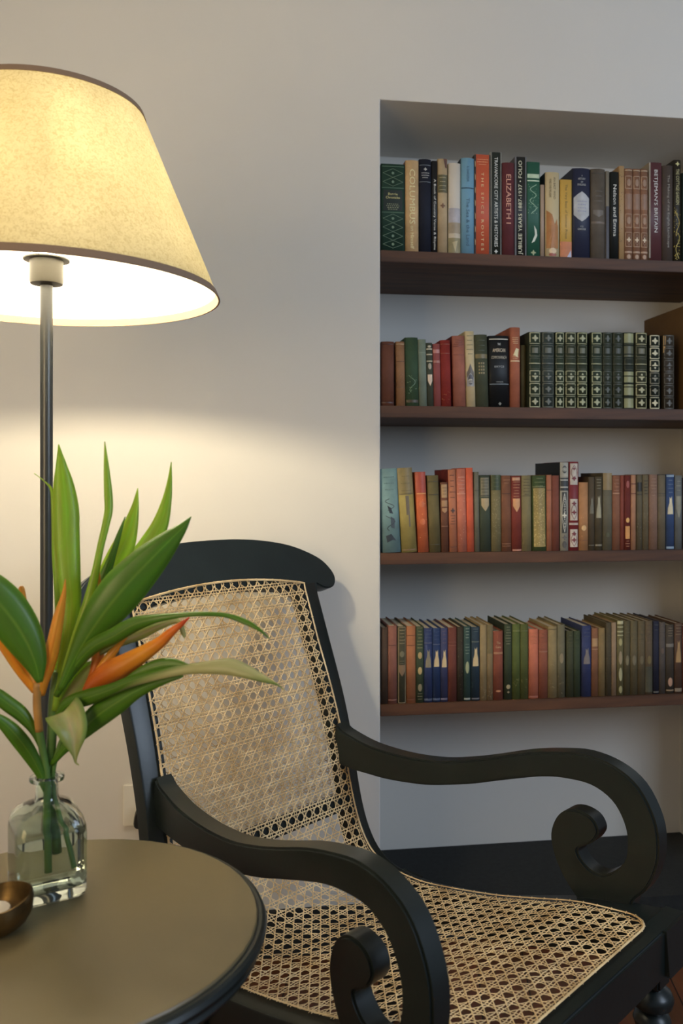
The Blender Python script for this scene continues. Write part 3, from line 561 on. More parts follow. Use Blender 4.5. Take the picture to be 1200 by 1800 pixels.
SHELF4 = [
 (669.7, 681.3, 1103, (62, 46, 34), 'dark brown book, leftmost on the lowest shelf', [], {}),
 (681.9, 697.4, 1099.7, (120, 74, 60), 'plain dusty rose book, second from left on the lowest shelf', [('b', .25, .004, (95, 55, 45)), ('b', .95, .006, (140, 95, 80))], {}),
 (698.5, 713.5, 1101, (62, 60, 42), 'dark green book with tan frame and shield, right of the dusty rose one',
   [('f', .01, .99, (125, 108, 78), .002), ('l', .05, .22, 5, (145, 132, 98)), ('o', .36, .04, (110, 105, 78)), ('s', .5, .65, (125, 98, 68)), ('l', .45, .48, 2, (110, 105, 78))], {}),
 (714, 730.3, 1100.5, (145, 88, 50), 'orange-brown book near the left end of the lowest shelf', [('b', .12, .004, (110, 62, 36)), ('b', .25, .004, (110, 62, 36)), ('b', .95, .006, (110, 62, 36))], {}),
 (730.9, 744.3, 1101, (50, 62, 42), 'dark green book with three gilt flowers, left of the blue trio', [('l', .02, .28, 7, (140, 130, 85)), ('o', .38, .045, (170, 145, 90)), ('o', .58, .05, (180, 155, 95)), ('o', .80, .05, (120, 110, 80)), ('l', .88, .95, 3, (110, 105, 78))], {}),
 (744.9, 759.6, 1104, (40, 52, 88), 'navy book with a faded cream figure, first of the blue trio', [('l', .03, .13, 3, (75, 85, 115)), ('b', .2, .008, (80, 85, 110)), ('g', .29, .53, (135, 125, 100)), ('b', .96, .014, (70, 78, 100))], {}),
 (760.1, 773.7, 1104, (30, 48, 84), 'deep blue book with a bright cream figure, middle of the blue trio', [('l', .05, .15, 3, (65, 80, 120)), ('b', .22, .008, (70, 80, 110)), ('g', .3, .52, FIG), ('b', .96, .014, (70, 82, 110))], {}),
 (774.2, 786.6, 1104, (52, 56, 88), 'violet-blue book with a cream figure, last of the blue trio', [('l', .04, .2, 4, (110, 95, 110)), ('g', .3, .53, FIG), ('b', .96, .012, (95, 90, 110))], {}),
 (787.2, 802.4, 1103, (98, 50, 38), 'plain red-brown book right of the blue trio', [('b', .2, .004, (120, 68, 50)), ('b', .24, .004, (120, 68, 50))], {}),
 (803.2, 814, 1102, (50, 42, 30), 'dark book left of the teal one on the lowest shelf', [('k', .1, .9, (85, 75, 50), 16)], {}),
 (814.8, 826.6, 1101, (44, 66, 62), 'teal book with pale title and pale vase ornament', [('l', .03, .15, 4, (150, 160, 140)), ('l', .24, .36, 4, (120, 135, 115)), ('o', .55, .08, (150, 155, 115)), ('b', .97, .012, (140, 145, 135))], {}),
 (828, 842.7, 1102, (34, 50, 62), 'dark blue-green book with a cream figure, right of the teal one', [('l', .03, .06, 2, (95, 108, 105)), ('b', .2, .006, (95, 100, 90)), ('g', .28, .53, FIG), ('b', .97, .01, (95, 95, 100))], {}),
 (843.3, 855, 1098.5, (132, 112, 74), 'plain sandy book, left one of the sandy pair', [('k', .8, .97, (155, 132, 90), 16)], {}),
 (855.5, 866, 1098.5, (125, 104, 68), 'plain sandy book, right one of the sandy pair', [('p', 0, .38, (112, 98, 62), 1), ('k', .8, .97, (155, 132, 90), 14)], {}),
 (866.6, 883.6, 1109, (122, 62, 42), 'short rust book with cream title lines on the lowest shelf', [('t', 'The', .17, .8, .035, (190, 155, 110)), ('t', 'Camp', .235, 1.1, .045, (190, 155, 110)), ('b', .32, .015, (165, 115, 80)), ('o', .87, .015, (185, 120, 75))], {}),
 (885.8, 899.2, 1097, (50, 58, 38), 'dark green book with grey title lines and a small pale flower', [('l', .04, .26, 7, (130, 128, 98)), ('o', .83, .03, (150, 135, 95)), ('d', .9, .02, (140, 125, 88))], dict(side=(38, 46, 34))),
 (899.9, 913.6, 1097, (76, 86, 34), 'moss green book, left one of the matching green pair', [('b', .09, .012, (110, 115, 55)), ('k', .72, .82, (115, 112, 55), 16)], {}),
 (914.2, 928, 1097, (74, 80, 34), 'moss green book, right one of the matching green pair', [('b', .09, .01, (95, 100, 50)), ('k', .72, .86, (110, 102, 52), 16)], {}),
 (929, 945.6, 1105.5, (178, 96, 66), 'short coral pink book, brightest on the lowest shelf', [('l', .06, .2, 4, (205, 125, 80)), ('b', .97, .012, (150, 85, 65))], {}),
 (946.6, 962.2, 1106.7, (128, 70, 48), 'short brick brown book right of the coral pink one', [('l', .06, .28, 5, (148, 90, 62)), ('b', .32, .01, (155, 100, 75))], {}),
 (962.8, 978.6, 1101, (128, 110, 70), 'straw coloured book right of the brick brown one', [('b', .04, .006, (105, 90, 55)), ('k', .4, .95, (150, 130, 85), 22)], {}),
 (979.3, 992.6, 1098, (98, 92, 68), 'olive grey book with a pale lozenge, right of the straw coloured one', [('o', .46, .07, (140, 125, 92)), ('k', .7, .96, (125, 112, 82), 10)], {}),
 (995.4, 1007.6, 1109, (60, 62, 40), 'short dark olive book, left one of a low pair', [('l', .07, .23, 4, (88, 84, 55))], {}),
 (1008, 1019.4, 1109, (50, 60, 40), 'short dark green book, right one of a low pair', [('l', .05, .23, 4, (72, 78, 50))], {}),
 (1022, 1038.6, 1099.7, (44, 52, 88), 'royal blue book with a dim grey figure on the lowest shelf', [('l', .05, .15, 3, (75, 80, 105)), ('g', .32, .54, (120, 112, 108))], {}),
 (1039.4, 1050.8, 1104, (120, 78, 50), 'brown book with pale title patch, right of the royal blue one', [('p', .15, .27, (165, 128, 85), .85), ('b', .31, .006, (165, 120, 80))], {}),
 (1051.3, 1063, 1104, (118, 96, 56), 'mustard tan book right of the brown one with title patch', [('k', .05, .35, (100, 98, 55), 16)], {}),
 (1064.5, 1074, 1094.5, (68, 60, 42), 'narrow dark olive book, taller, right of the mustard tan one', [('k', .1, .9, (90, 80, 55), 10)], {}),
 (1074.4, 1082.8, 1094.5, (132, 108, 80), 'thin beige book left of the patterned cream one', [], {}),
 (1084, 1095.2, 1090.3, (92, 84, 50), 'book with mottled cream pattern and striped top, lowest shelf', [('b', .03, .02, (175, 168, 125)), ('b', .09, .008, (165, 158, 115)), ('b', .15, .01, (165, 158, 115)), ('b', .2, .008, (165, 158, 115)), ('o', .29, .05, (160, 150, 95)), ('o', .5, .09, (150, 132, 98)), ('o', .72, .09, (158, 152, 110)), ('o', .92, .05, (140, 132, 85))], {}),
 (1096, 1107, 1091.5, (76, 68, 44), 'first of four alike olive volumes, nearest the mottled cream one', [('l', .06, .2, 4, (95, 92, 65)), ('o', .53, .07, (115, 105, 75))], {}),
 (1107.5, 1120, 1091.5, (86, 76, 50), 'second of four alike olive volumes on the lowest shelf', [('l', .06, .3, 5, (105, 95, 68)), ('o', .53, .07, (110, 100, 75))], {}),
 (1120.5, 1133, 1091.5, (84, 72, 48), 'third of four alike olive volumes on the lowest shelf', [('l', .06, .3, 5, (100, 90, 64)), ('o', .53, .06, (102, 90, 62))], {}),
 (1133.5, 1146.5, 1091.5, (84, 70, 50), 'last of four alike olive volumes, left of the black-navy one', [('l', .06, .3, 5, (105, 86, 68)), ('o', .53, .06, (108, 92, 52)), ('p', .62, .97, (66, 64, 48), .95)], {}),
 (1147.4, 1157.6, 1092, (30, 32, 48), 'slim black-navy book right of the four alike olive volumes', [('l', .05, .12, 2, (72, 76, 80)), ('b', .97, .01, (90, 88, 82))], {}),
 (1158.2, 1168.8, 1094, (74, 66, 60), 'slim grey-brown book right of the black-navy one', [('l', .05, .2, 3, (98, 90, 82)), ('o', .4, .04, (98, 80, 66))], {}),
 (1169.5, 1183.8, 1098, (60, 52, 42), 'dark book with a pink medallion near its foot', [('l', .05, .16, 4, (135, 118, 92)), ('b', .3, .025, (112, 104, 92)), ('o', .83, .065, (165, 125, 98)), ('b', .95, .01, (130, 108, 80))], {}),
 (1184.8, 1198, 1095, (76, 54, 40), 'brown book with an amber figure near the right end of lowest shelf', [('l', .03, .16, 4, (130, 112, 85)), ('g', .25, .56, (160, 125, 75)), ('b', .95, .025, (120, 105, 85))], {}),
 (1199, 1212, 1100, (90, 48, 36), 'red-brown book, rightmost on the lowest shelf', [], {}),
]


# ------------------------------------------------------------------ build order
for (z, grp, rows) in ((SH[0], 'books on the topmost shelf', SHELF1), (SH[1], 'books on the second shelf', SHELF2),
                       (SH[2], 'books on the third shelf', SHELF3), (SH[3], 'books on the lowest shelf', SHELF4)):
    for r in rows:
        kw = r[6] if len(r) > 6 else {}
        make_book(z, r[0], r[1], r[2], r[3], r[4], r[5], grp, **kw)

# big brown box standing at the right end of the second shelf
t = empty('box_file', wp(.885, .012, SH[1]), 'tall brown box file at the right end of the second shelf, behind green books', 'box')
t.rotation_euler.z = TH
bm = bmesh.new(); box(bm, (0, 0, .0005), (.085, .24, .298)); bmesh.ops.bevel(bm, geom=bm.edges[:], offset=.002, segments=2, affect='EDGES')
obj('case', bm, mat('brown_board', rgb((88, 62, 22), 2.0), .7, var=.12, vscale=9, bump=.2), t)

# ------------------------------------------------------------------ planter's armchair
LAT = Vector((.69, .724, 0)); FWD = Vector((.724, -.69, 0)); UPV = Vector((0, 0, 1))
CH0 = Vector((.01088, 2.03994, 0)) + LAT*(-.262)
chair = empty('armchair', CH0, 'black wooden planter armchair with scrolled arms and woven cane seat and back', 'armchair')
chair.rotation_euler.z = math.atan2(FWD.y, FWD.x)       # local +x forward, local +y towards the niche (far side)
def CL(s, a, z): return Vector((s, a, z))               # chair local
# profile (forward, height) of the cane line from crest to front rail
PROF = [(-.155, -.205), (-.1369, -.2504), (-.0866, -.3821), (-.036, -.5162), (-.0037, -.6264), (.0112, -.7018), (.030, -.775), (.052, -.8274), (.083, -.866), (.1302, -.8885), (.2101, -.893), (.2793, -.8855), (.4119, -.8600), (.504, -.836), (.6052, -.8087), (.70, -.796), (.7515, -.7915), (.785, -.789)]
PR = catmull([(s, y+EYE, 0) for s, y in PROF], 10)
ARC = [0]
for p, q in zip(PR, PR[1:]): ARC.append(ARC[-1]+(q-p).length)
def prof(b):
    b = max(0, min(b, ARC[-1]-1e-6))
    import bisect
    i = min(bisect.bisect_right(ARC, b)-1, len(PR)-2)
    t = (b-ARC[i])/(ARC[i+1]-ARC[i]); p = PR[i].lerp(PR[i+1], t)
    i0, i1 = max(0, i-2), min(len(PR)-1, i+3)
    tg = (PR[i1]-PR[i0]).normalized()
    return p.x, p.y, tg.x, tg.y                           # s, z, tangent
def b_at(fn):
    lo = 0
    for i, p in enumerate(PR):
        if fn(p): return ARC[i]
B_TOP = b_at(lambda p: p.y <= EYE-.2504)
B_FRONT = b_at(lambda p: p.x >= .7490)
def half(b):                                              # half width of the cane
    s = prof(b)[0]
    return .246 + .018*min(1, max(0, (b-.2)/.6))
def SP(a, b, off=0):                                      # point on the seat surface, off along the sitter's side
    s, z, tx, tz = prof(b)
    return Vector((s + (-tz)*off*1.0, a, z + tx*off)) if True else None
def region(a, b):
    h = half(b)
    if abs(a) > h: return False
    if b < B_TOP - .026*(1-(a/.25)**2): return False
    if b > B_FRONT: return False
    r = .05; ca, cb = h-r, B_FRONT-r
    if abs(a) > ca and b > cb and (abs(a)-ca)**2 + (b-cb)**2 > r*r: return False
    return True

def mat_cane():
    m = bpy.data.materials.new('rattan_cane'); m.use_nodes = True; nt = m.node_tree; p = nt.nodes['Principled BSDF']
    tc = nt.nodes.new('ShaderNodeTexCoord'); n = nt.nodes.new('ShaderNodeTexNoise'); n.inputs['Scale'].default_value = 18; n.inputs['Detail'].default_value = 6
    r = nt.nodes.new('ShaderNodeValToRGB'); e = r.color_ramp.elements
    e[0].position = .28; e[0].color = (.52, .34, .15, 1); e[1].position = .62; e[1].color = (.90, .70, .40, 1)
    nt.links.new(tc.outputs['Object'], n.inputs['Vector']); nt.links.new(n.outputs['Fac'], r.inputs['Fac']); nt.links.new(r.outputs['Color'], p.inputs['Base Color'])
    p.inputs['Roughness'].default_value = .42
    return m
M_cane = mat_cane()
PIT = .0255; PA, PB = .0050, -.0037
def ribbon(bm, pts, w, th=.0011):
    rings = []
    for i, (a, b, off) in enumerate(pts):
        a0, b0, _ = pts[max(0, i-1)]; a1, b1, _ = pts[min(len(pts)-1, i+1)]
        da, db = a1-a0, b1-b0; L = math.hypot(da, db) or 1
        na, nb = -db/L*w/2, da/L*w/2
        rings.append([SP(a+na, b+nb, off), SP(a, b, off+th*.7), SP(a-na, b-nb, off), SP(a, b, off-th*.5)])
    sweep(bm, rings)
def cane_sheet(parent, bmin, bmax, base, name, pa=0, pb=0):
    bm = bmesh.new(); W = .0024 if base == 0 else .0017; g = .0032 if base == 0 else .0026
    def run(gen, w):
        cur = []
        for a, b, off in gen:
            ok = region(a, b) and bmin <= b <= bmax
            if ok: cur.append((a, b, off+base))
            else:
                if len(cur) > 1: ribbon(bm, cur, w)
                cur = []
        if len(cur) > 1: ribbon(bm, cur, w)
    b0 = B_TOP-.03; st = .0064
    NB = int((B_FRONT-b0)/st)+2
    K = 11
    for k in range(-K, K+1):                              # warp pairs
        for sg in (-1, 1):
            a = k*PIT+pa+sg*g; jit = random.uniform(-.0006, .0006)
            run(((a+jit, b0+i*st, .0006*math.sin(i*st/PIT*2*math.pi+k)) for i in range(NB)), W)
    J = int((B_FRONT-b0)/PIT)+2
    for j in range(-1, J+1):                              # weft pairs
        for sg in (-1, 1):
            b = b0+j*PIT+pb+sg*g; jit = random.uniform(-.0007, .0007)
            run(((-.28+i*.008, b+jit, .0010+.0008*math.sin(i*.008/PIT*2*math.pi+j*3)) for i in range(71)), W)
    for n in range(-K-4, J+K+4):                          # diagonals
        for dr in (1, -1):
            jit = random.uniform(-.0006, .0006)
            def gen():
                for i in range(90):
                    a = -.28+i*.0063
                    yield (a, b0+pb+(n+.5)*PIT+dr*(a-pa)+jit, (.0012 if dr > 0 else .0016)+.0009*math.sin(a/PIT*2*math.pi+n))
            run(gen(), W*.95)
    return obj(name, bm, M_cane, parent)
cane_sheet(chair, 0, 9, 0, 'cane_panel')
B_X = b_at(lambda p: p.y <= EYE-.742)                      # cross rail level
cane_sheet(chair, 0, B_X+.01, -.038, 'rear_cane_panel', PA, PB)
# binding strand round the edge
def edge_loop():
    pts = []
    for i in range(41):
        a = -.2475+i*.495/40; pts.append((a, B_TOP-.026*(1-(a/.25)**2)))
    r = .05; b = B_TOP
    n = 90
    for i in range(1, n): 
        b = B_TOP+(B_FRONT-r-B_TOP)*i/n; pts.append((half(b), b))
    h = half(B_FRONT)
    for i in range(9):
        t = i/8*math.pi/2; pts.append((h-r+r*math.cos(t), B_FRONT-r+r*math.sin(t)))
    for i in range(1, 20): pts.append((h-r-(2*(h-r))*i/20, B_FRONT))
    for i in range(9):
        t = math.pi/2+i/8*math.pi/2; pts.append((-(h-r)+r*math.cos(t), B_FRONT-r+r*math.sin(t)))
    for i in range(1, n):
        b = B_FRONT-r-(B_FRONT-r-B_TOP)*i/n; pts.append((-half(b), b))
    return pts
bm = bmesh.new(); EL = edge_loop()
ribbon(bm, [(a, b, .0045) for a, b in EL+[EL[0]]], .0052, .002)
for i in range(0, len(EL), 2):                             # small stitches over the binding
    a, b = EL[i]; a1, b1 = EL[(i+1) % len(EL)]
    L = math.hypot(a1-a, b1-b) or 1; na, nb = -(b1-b)/L*.0034, (a1-a)/L*.0034
    ribbon(bm, [(a+na, b+nb, .004), (a, b, .0068), (a-na, b-nb, .004)], .002)
obj('cane_binding', bm, M_cane, chair)

# side rails
def rail_depth(b):
    s, z, tx, tz = prof(b)
    t = min(1, max(0, (b-.55)/.3)); return .042 + .043*t
for sg in (1, -1):
    bm = bmesh.new(); rings = []
    n = 90; b0 = .012; b1 = ARC[-1]-.004
    for i in range(n+1):
        b = b0+(b1-b0)*i/n; s, z, tx, tz = prof(b)
        hi_ = half(b)-.014; ho = .264+.030+max(0, s-.42)*.14; d = rail_depth(b); c = .005
        nx, nz = -tz, tx                                   # towards the sitter
        def pt(a, o): return Vector((s+nx*o, sg*a, z+nz*o))
        rings.append([pt(hi_, -.003), pt(ho-c, -.003), pt(ho-.001, -.003-c*.4), pt(ho, -.003-c), pt(ho, -d+c), pt(ho-c, -d), pt(hi_+c, -d), pt(hi_, -d+c)])
    sweep(bm, rings)
    o = obj('side_rail', bm, M_black, chair, smooth=True, angle=35)
# crest: outline in (lateral from centre, along the back)
cr_far = [(0, .129), (.08, .127), (.16, .119), (.235, .104), (.29, .084), (.335, .060), (.360, .034), (.370, .010), (.362, -.010), (.345, -.018), (.322, -.017), (.300, -.006)]
low = [(.294, -.03), (.24, -.03), (.235, -.022), (.18, -.006), (.09, .004), (0, .007)]
outl = catmull([(a, t, 0) for a, t in cr_far], 5) + [Vector((a, t, 0)) for a, t in low]
left = [Vector((-v.x, v.y, 0)) for v in reversed(outl[1:-1])]
outl = outl + left
s0, z0, tx, tz = prof(B_TOP); T = Vector((.104, 0, -.273)).normalized()*-1
NRM = Vector((T.z, 0, -T.x))
if NRM.x < 0: NRM = -NRM
base = Vector((s0, 0, z0))
bm = bmesh.new()
def crest_pt(v, o): 
    bow = -.0 
    return base + T*v.y + Vector((0, v.x, 0)) + NRM*o
fr = [bm.verts.new(crest_pt(v, -.003)) for v in outl]; bk = [bm.verts.new(crest_pt(v, -.040)) for v in outl]
bm.faces.new(fr); bm.faces.new(bk[::-1])
for i in range(len(fr)):
    j = (i+1) % len(fr); bm.faces.new((fr[j], fr[i], bk[i], bk[j]))
bm.edges.ensure_lookup_table()
rim = [e for e in bm.edges if (e.verts[0] in fr and e.verts[1] in fr) or (e.verts[0] in bk and e.verts[1] in bk)]
bmesh.ops.recalc_face_normals(bm, faces=bm.faces)
bmesh.ops.bevel(bm, geom=rim, offset=.006, segments=3, affect='EDGES', clamp_overlap=True)
obj('crest_rail', bm, M_black, chair, smooth=True, angle=40)
# cross rail between the cane layers
def cross(name, bc, hh, o0, o1, w):
    bm = bmesh.new(); s, z, tx, tz = prof(bc); nx, nz = -tz, tx
    rings = []
    for a in (-w, w):
        rings.append([Vector((s+tx*u+nx*o, a, z+tz*u+nz*o)) for u, o in ((-hh, o0), (hh, o0), (hh, o1), (-hh, o1))])
    sweep(bm, rings); bmesh.ops.bevel(bm, geom=bm.edges[:], offset=.003, segments=2, affect='EDGES')
    return obj(name, bm, M_black, chair)
cross('cross_rail', B_X+.012, .018, -.006, -.040, .25)
# front rail
bm = bmesh.new(); box(bm, (.738, -.345, EYE-.876), (.778, .345, EYE-.7925))
bmesh.ops.bevel(bm, geom=bm.edges[:], offset=.004, segments=3, affect='EDGES'); obj('front_rail', bm, M_black, chair, smooth=True, angle=35)
# arms
AT = [(-.008, -.585), (.0133, -.5947), (.075, -.612), (.1364, -.6188), (.2, -.6195), (.2708, -.6130), (.34, -.5975), (.4011, -.5794), (.47, -.5570), (.5342, -.5423), (.5958, -.5351), (.6548, -.5469), (.7009, -.5777), (.7311, -.6342), (.7373, -.6892), (.7291, -.732), (.712, -.768), (.6893, -.7949)]
FT = [(.680, -.835), (.63, -.850), (.600, -.835)]
AB = [(-.008, -.665), (.0315, -.6777), (.085, -.6805), (.1364, -.6814), (.2, -.677), (.2552, -.6695), (.3441, -.6480), (.41, -.6270), (.4685, -.6086), (.51, -.5970), (.553, -.5905), (.6082, -.5919), (.6493, -.6129), (.6721, -.6482), (.6797, -.6867), (.6721, -.7268), (.6373, -.7575), (.6105, -.757), (.5900, -.741), (.5832, -.7241), (.5958, -.7135), (.612, -.703), (.6238, -.6833), (.620, -.666), (.6071, -.653), (.5832, -.6468), (.560, -.652), (.5395, -.672), (.528, -.7068), (.534, -.743), (.552, -.782), (.578, -.815)]
bpy_arm = [(s, y, 0) for s, y in AT+FT+AB[::-1]]
ao = catmull(bpy_arm, 4, closed=True)
for sg in (1, -1):
    bm = bmesh.new()
    def ap(v, o): return Vector((v.x, sg*(.253+.118*v.x+o), EYE+v.y))
    A_ = [bm.verts.new(ap(v, .021)) for v in ao]; B_ = [bm.verts.new(ap(v, -.021)) for v in ao]
    bm.faces.new(A_); bm.faces.new(B_[::-1])
    for i in range(len(A_)):
        j = (i+1) % len(A_); bm.faces.new((A_[j], A_[i], B_[i], B_[j]))
    sa, sb = set(A_), set(B_)
    rim = [e for e in bm.edges if (e.verts[0] in sa and e.verts[1] in sa) or (e.verts[0] in sb and e.verts[1] in sb)]
    bmesh.ops.recalc_face_normals(bm, faces=bm.faces)
    bmesh.ops.bevel(bm, geom=rim, offset=.0075, segments=4, affect='EDGES', clamp_overlap=True)
    obj('arm', bm, M_black, chair, smooth=True, angle=40)
# legs
for sg in (1, -1):
    zt = EYE-.86
    bm = bmesh.new(); box(bm, (.728-.024, sg*.312-.024, zt-.07), (.728+.024, sg*.312+.024, zt+.02))
    bmesh.ops.bevel(bm, geom=bm.edges[:], offset=.004, segments=2, affect='EDGES')
    lathe(bm, [(.020, zt-.072), (.023, zt-.075), (.034, zt-.082), (.039, zt-.094), (.036, zt-.106), (.026, zt-.112), (.022, zt-.118), (.030, zt-.124), (.034, zt-.134), (.030, zt-.146), (.022, zt-.155), (.026, zt-.18), (.031, zt-.24), (.028, zt-.30), (.020, zt-.335), (.027, zt-.345), (.027, zt-.36), (.019, zt-.375), (.017, .0)], 32, (.728, sg*.312))
    obj('leg', bm, M_black, chair, smooth=True, angle=40)
    bm = bmesh.new()
    rings = []
    for z, s, w in ((EYE-.90, .170, .028), (.22, .155, .026), (0.0, .10, .022)):
        rings.append([Vector((s-w, sg*.285-.02, z)), Vector((s+w, sg*.285-.02, z)), Vector((s+w, sg*.285+.02, z)), Vector((s-w, sg*.285+.02, z))])
    sweep(bm, rings); obj('leg', bm, M_black, chair)


# ------------------------------------------------------------------ floor lamp
LX, LY = -.501, 1.45
lamp = empty('floor_lamp', (LX, LY, 0), 'floor lamp with glowing yellow parchment cone shade on a black pole', 'lamp')
def shade_mat(name='parchment_shade', fac=.5, dcol=(.62, .55, .37, 1), yellow=True):
    m = bpy.data.materials.new(name); m.use_nodes = True; nt = m.node_tree
    for n in list(nt.nodes): nt.nodes.remove(n)
    out = nt.nodes.new('ShaderNodeOutputMaterial'); mx = nt.nodes.new('ShaderNodeMixShader'); mx.inputs[0].default_value = fac
    df = nt.nodes.new('ShaderNodeBsdfDiffuse'); tr = nt.nodes.new('ShaderNodeBsdfTranslucent')
    df.inputs['Color'].default_value = dcol
    tc = nt.nodes.new('ShaderNodeTexCoord')
    n1 = nt.nodes.new('ShaderNodeTexNoise'); n1.inputs['Scale'].default_value = 190; n1.inputs['Detail'].default_value = 4; n1.inputs['Distortion'].default_value = 1.2
    n2 = nt.nodes.new('ShaderNodeTexNoise'); n2.inputs['Scale'].default_value = 9; n2.inputs['Detail'].default_value = 3
    r1 = nt.nodes.new('ShaderNodeValToRGB'); r1.color_ramp.elements[0].position = .34; r1.color_ramp.elements[1].position = .56
    r1.color_ramp.elements[0].color = (.68, .57, .28, 1); r1.color_ramp.elements[1].color = (.96, .88, .58, 1)
    r2 = nt.nodes.new('ShaderNodeValToRGB'); r2.color_ramp.elements[0].position = .3; r2.color_ramp.elements[1].position = .7
    r2.color_ramp.elements[0].color = (.78, .76, .70, 1); r2.color_ramp.elements[1].color = (1, 1, 1, 1)
    mm = nt.nodes.new('ShaderNodeMix'); mm.data_type = 'RGBA'; mm.blend_type = 'MULTIPLY'; mm.inputs[0].default_value = 1
    L = nt.links.new
    L(tc.outputs['Object'], n1.inputs['Vector']); L(tc.outputs['Object'], n2.inputs['Vector'])
    L(n1.outputs['Fac'], r1.inputs['Fac']); L(n2.outputs['Fac'], r2.inputs['Fac'])
    L(r1.outputs['Color'], mm.inputs[6]); L(r2.outputs['Color'], mm.inputs[7]); tr.inputs['Color'].default_value = (.95, .93, .88, 1)
    if yellow: L(mm.outputs[2], tr.inputs['Color'])
    L(df.outputs[0], mx.inputs[1]); L(tr.outputs[0], mx.inputs[2]); L(mx.outputs[0], out.inputs['Surface'])
    return m
ZB, ZT, RB, RT = EYE+.312, EYE+.625, .290, .161
bm = bmesh.new()
lathe(bm, [(RB-(RB-RT)*i/8, ZB+(ZT-ZB)*i/8) for i in range(9)], 96, cap=False)
obj('lamp_shade', bm, shade_mat(), lamp, smooth=True)
bm = bmesh.new()
lathe(bm, [(RB-.0015-(RB-RT)*i/8, ZB+.0005+(ZT-ZB-.001)*i/8) for i in range(9)], 96, cap=False)
obj('shade_lining', bm, shade_mat('shade_lining_white', .145, (.84, .84, .84, 1), False), lamp, smooth=True)
M_tape = mat('shade_tape', (.30, .20, .13, 1), .8, bump=.3, bscale=500)
def ringband(name, r0, z0, r1, z1, th):
    bm = bmesh.new(); lathe(bm, [(r0+th, z0), (r1+th, z1), (r1-th, z1), (r0-th, z0), (r0+th, z0)], 96, cap=False)
    bmesh.ops.remove_doubles(bm, verts=bm.verts, dist=1e-6)
    return obj(name, bm, M_tape, lamp, smooth=True, angle=40)
sl = (RB-RT)/(ZT-ZB)
ringband('trim_tape', RB+.0005, ZB-.001, RB-.012*sl, ZB+.012, .0016)
ringband('trim_tape', RT+.008*sl, ZT-.008, RT, ZT+.0015, .0016)
M_pole = mat('pole_black', (.022, .025, .025, 1), .32, metal=0, spec=.6)
M_sock = mat('socket_grey', (.045, .04, .026, 1), .45)
bm = bmesh.new(); lathe(bm, [(.0105, .02), (.0105, ZB+.03)], 24); obj('pole', bm, M_pole, lamp, smooth=True, angle=40)
bm = bmesh.new(); lathe(bm, [(.13, 0), (.13, .012), (.12, .018), (.02, .024)], 64); obj('base', bm, M_pole, lamp, smooth=True, angle=40)
bm = bmesh.new(); lathe(bm, [(.012, ZB+.016), (.0265, ZB+.019), (.0275, ZB+.023), (.0275, ZB+.062), (.024, ZB+.064), (.018, ZB+.064)], 48); obj('socket', bm, M_sock, lamp, smooth=True, angle=30)
bm = bmesh.new(); lathe(bm, [(.029, ZB+.058), (.038, ZB+.059), (.038, ZB+.0615), (.029, ZB+.0625)], 48)
for k in range(3):                                         # shade ring spokes up to the top ring
    a = 2*math.pi*k/3+.5
    tube(bm, [Vector((.033*math.cos(a), .033*math.sin(a), ZB+.06)), Vector((.09*math.cos(a), .09*math.sin(a), ZT-.05)), Vector((RT*math.cos(a), RT*math.sin(a), ZT-.006))], .0014, 6)
obj('shade_carrier', bm, M_sock, lamp, smooth=True, angle=40)
m = bpy.data.materials.new('bulb_glow'); m.use_nodes = True; nt = m.node_tree
for n in list(nt.nodes): nt.nodes.remove(n)
out = nt.nodes.new('ShaderNodeOutputMaterial'); em = nt.nodes.new('ShaderNodeEmission'); em.inputs['Color'].default_value = (1, .85, .58, 1); em.inputs['Strength'].default_value = 770
nt.links.new(em.outputs[0], out.inputs['Surface'])
bm = bmesh.new(); lathe(bm, [(.012, ZB+.066), (.014, ZB+.072), (.024, ZB+.085), (.029, ZB+.1), (.028, ZB+.114), (.02, ZB+.126), (.008, ZB+.131)], 20)
obj('bulb', bm, m, lamp, smooth=True)

# ------------------------------------------------------------------ round table
HT = .58; TZ = EYE-HT; TX, TY = -.371, 1.119
table = empty('side_table', (TX, TY, 0), 'round black pedestal side table with a beaded rim', 'table')
bm = bmesh.new()
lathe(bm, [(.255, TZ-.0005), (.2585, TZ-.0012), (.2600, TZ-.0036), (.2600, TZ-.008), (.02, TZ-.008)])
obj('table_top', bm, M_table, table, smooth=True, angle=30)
bm = bmesh.new()
lathe(bm, [(.2598, TZ-.012), (.2602, TZ-.0042), (.2620, TZ-.0050), (.2660, TZ-.0045), (.2700, TZ-.0070), (.2725, TZ-.0125), (.2710, TZ-.0185), (.2660, TZ-.0220), (.2630, TZ-.0230), (.2640, TZ-.0260), (.2660, TZ-.0300), (.2640, TZ-.0350), (.2560, TZ-.0380), (.235, TZ-.0390)], 160)
obj('rim', bm, M_black, table, smooth=True, angle=30)
bm = bmesh.new()
lathe(bm, [(.09, TZ-.039), (.09, TZ-.05), (.03, TZ-.07), (.024, TZ-.12), (.034, TZ-.2), (.042, TZ-.3), (.03, TZ-.38), (.038, TZ-.4), (.03, TZ-.42), (.04, .2), (.04, .13), (.02, .12)], 40)
obj('pedestal', bm, M_black, table, smooth=True, angle=40)
for k in range(3):
    a = 2*math.pi*k/3+.35; d = Vector((math.cos(a), math.sin(a), 0))
    bm = bmesh.new(); pp = catmull([d*.02+Vector((0, 0, .18)), d*.09+Vector((0, 0, .15)), d*.16+Vector((0, 0, .06)), d*.22+Vector((0, 0, .018))], 6)
    tube(bm, pp, lambda t: .022-.006*t, 10); obj('leg', bm, M_black, table, smooth=True)
for ch in table.children:
    pass

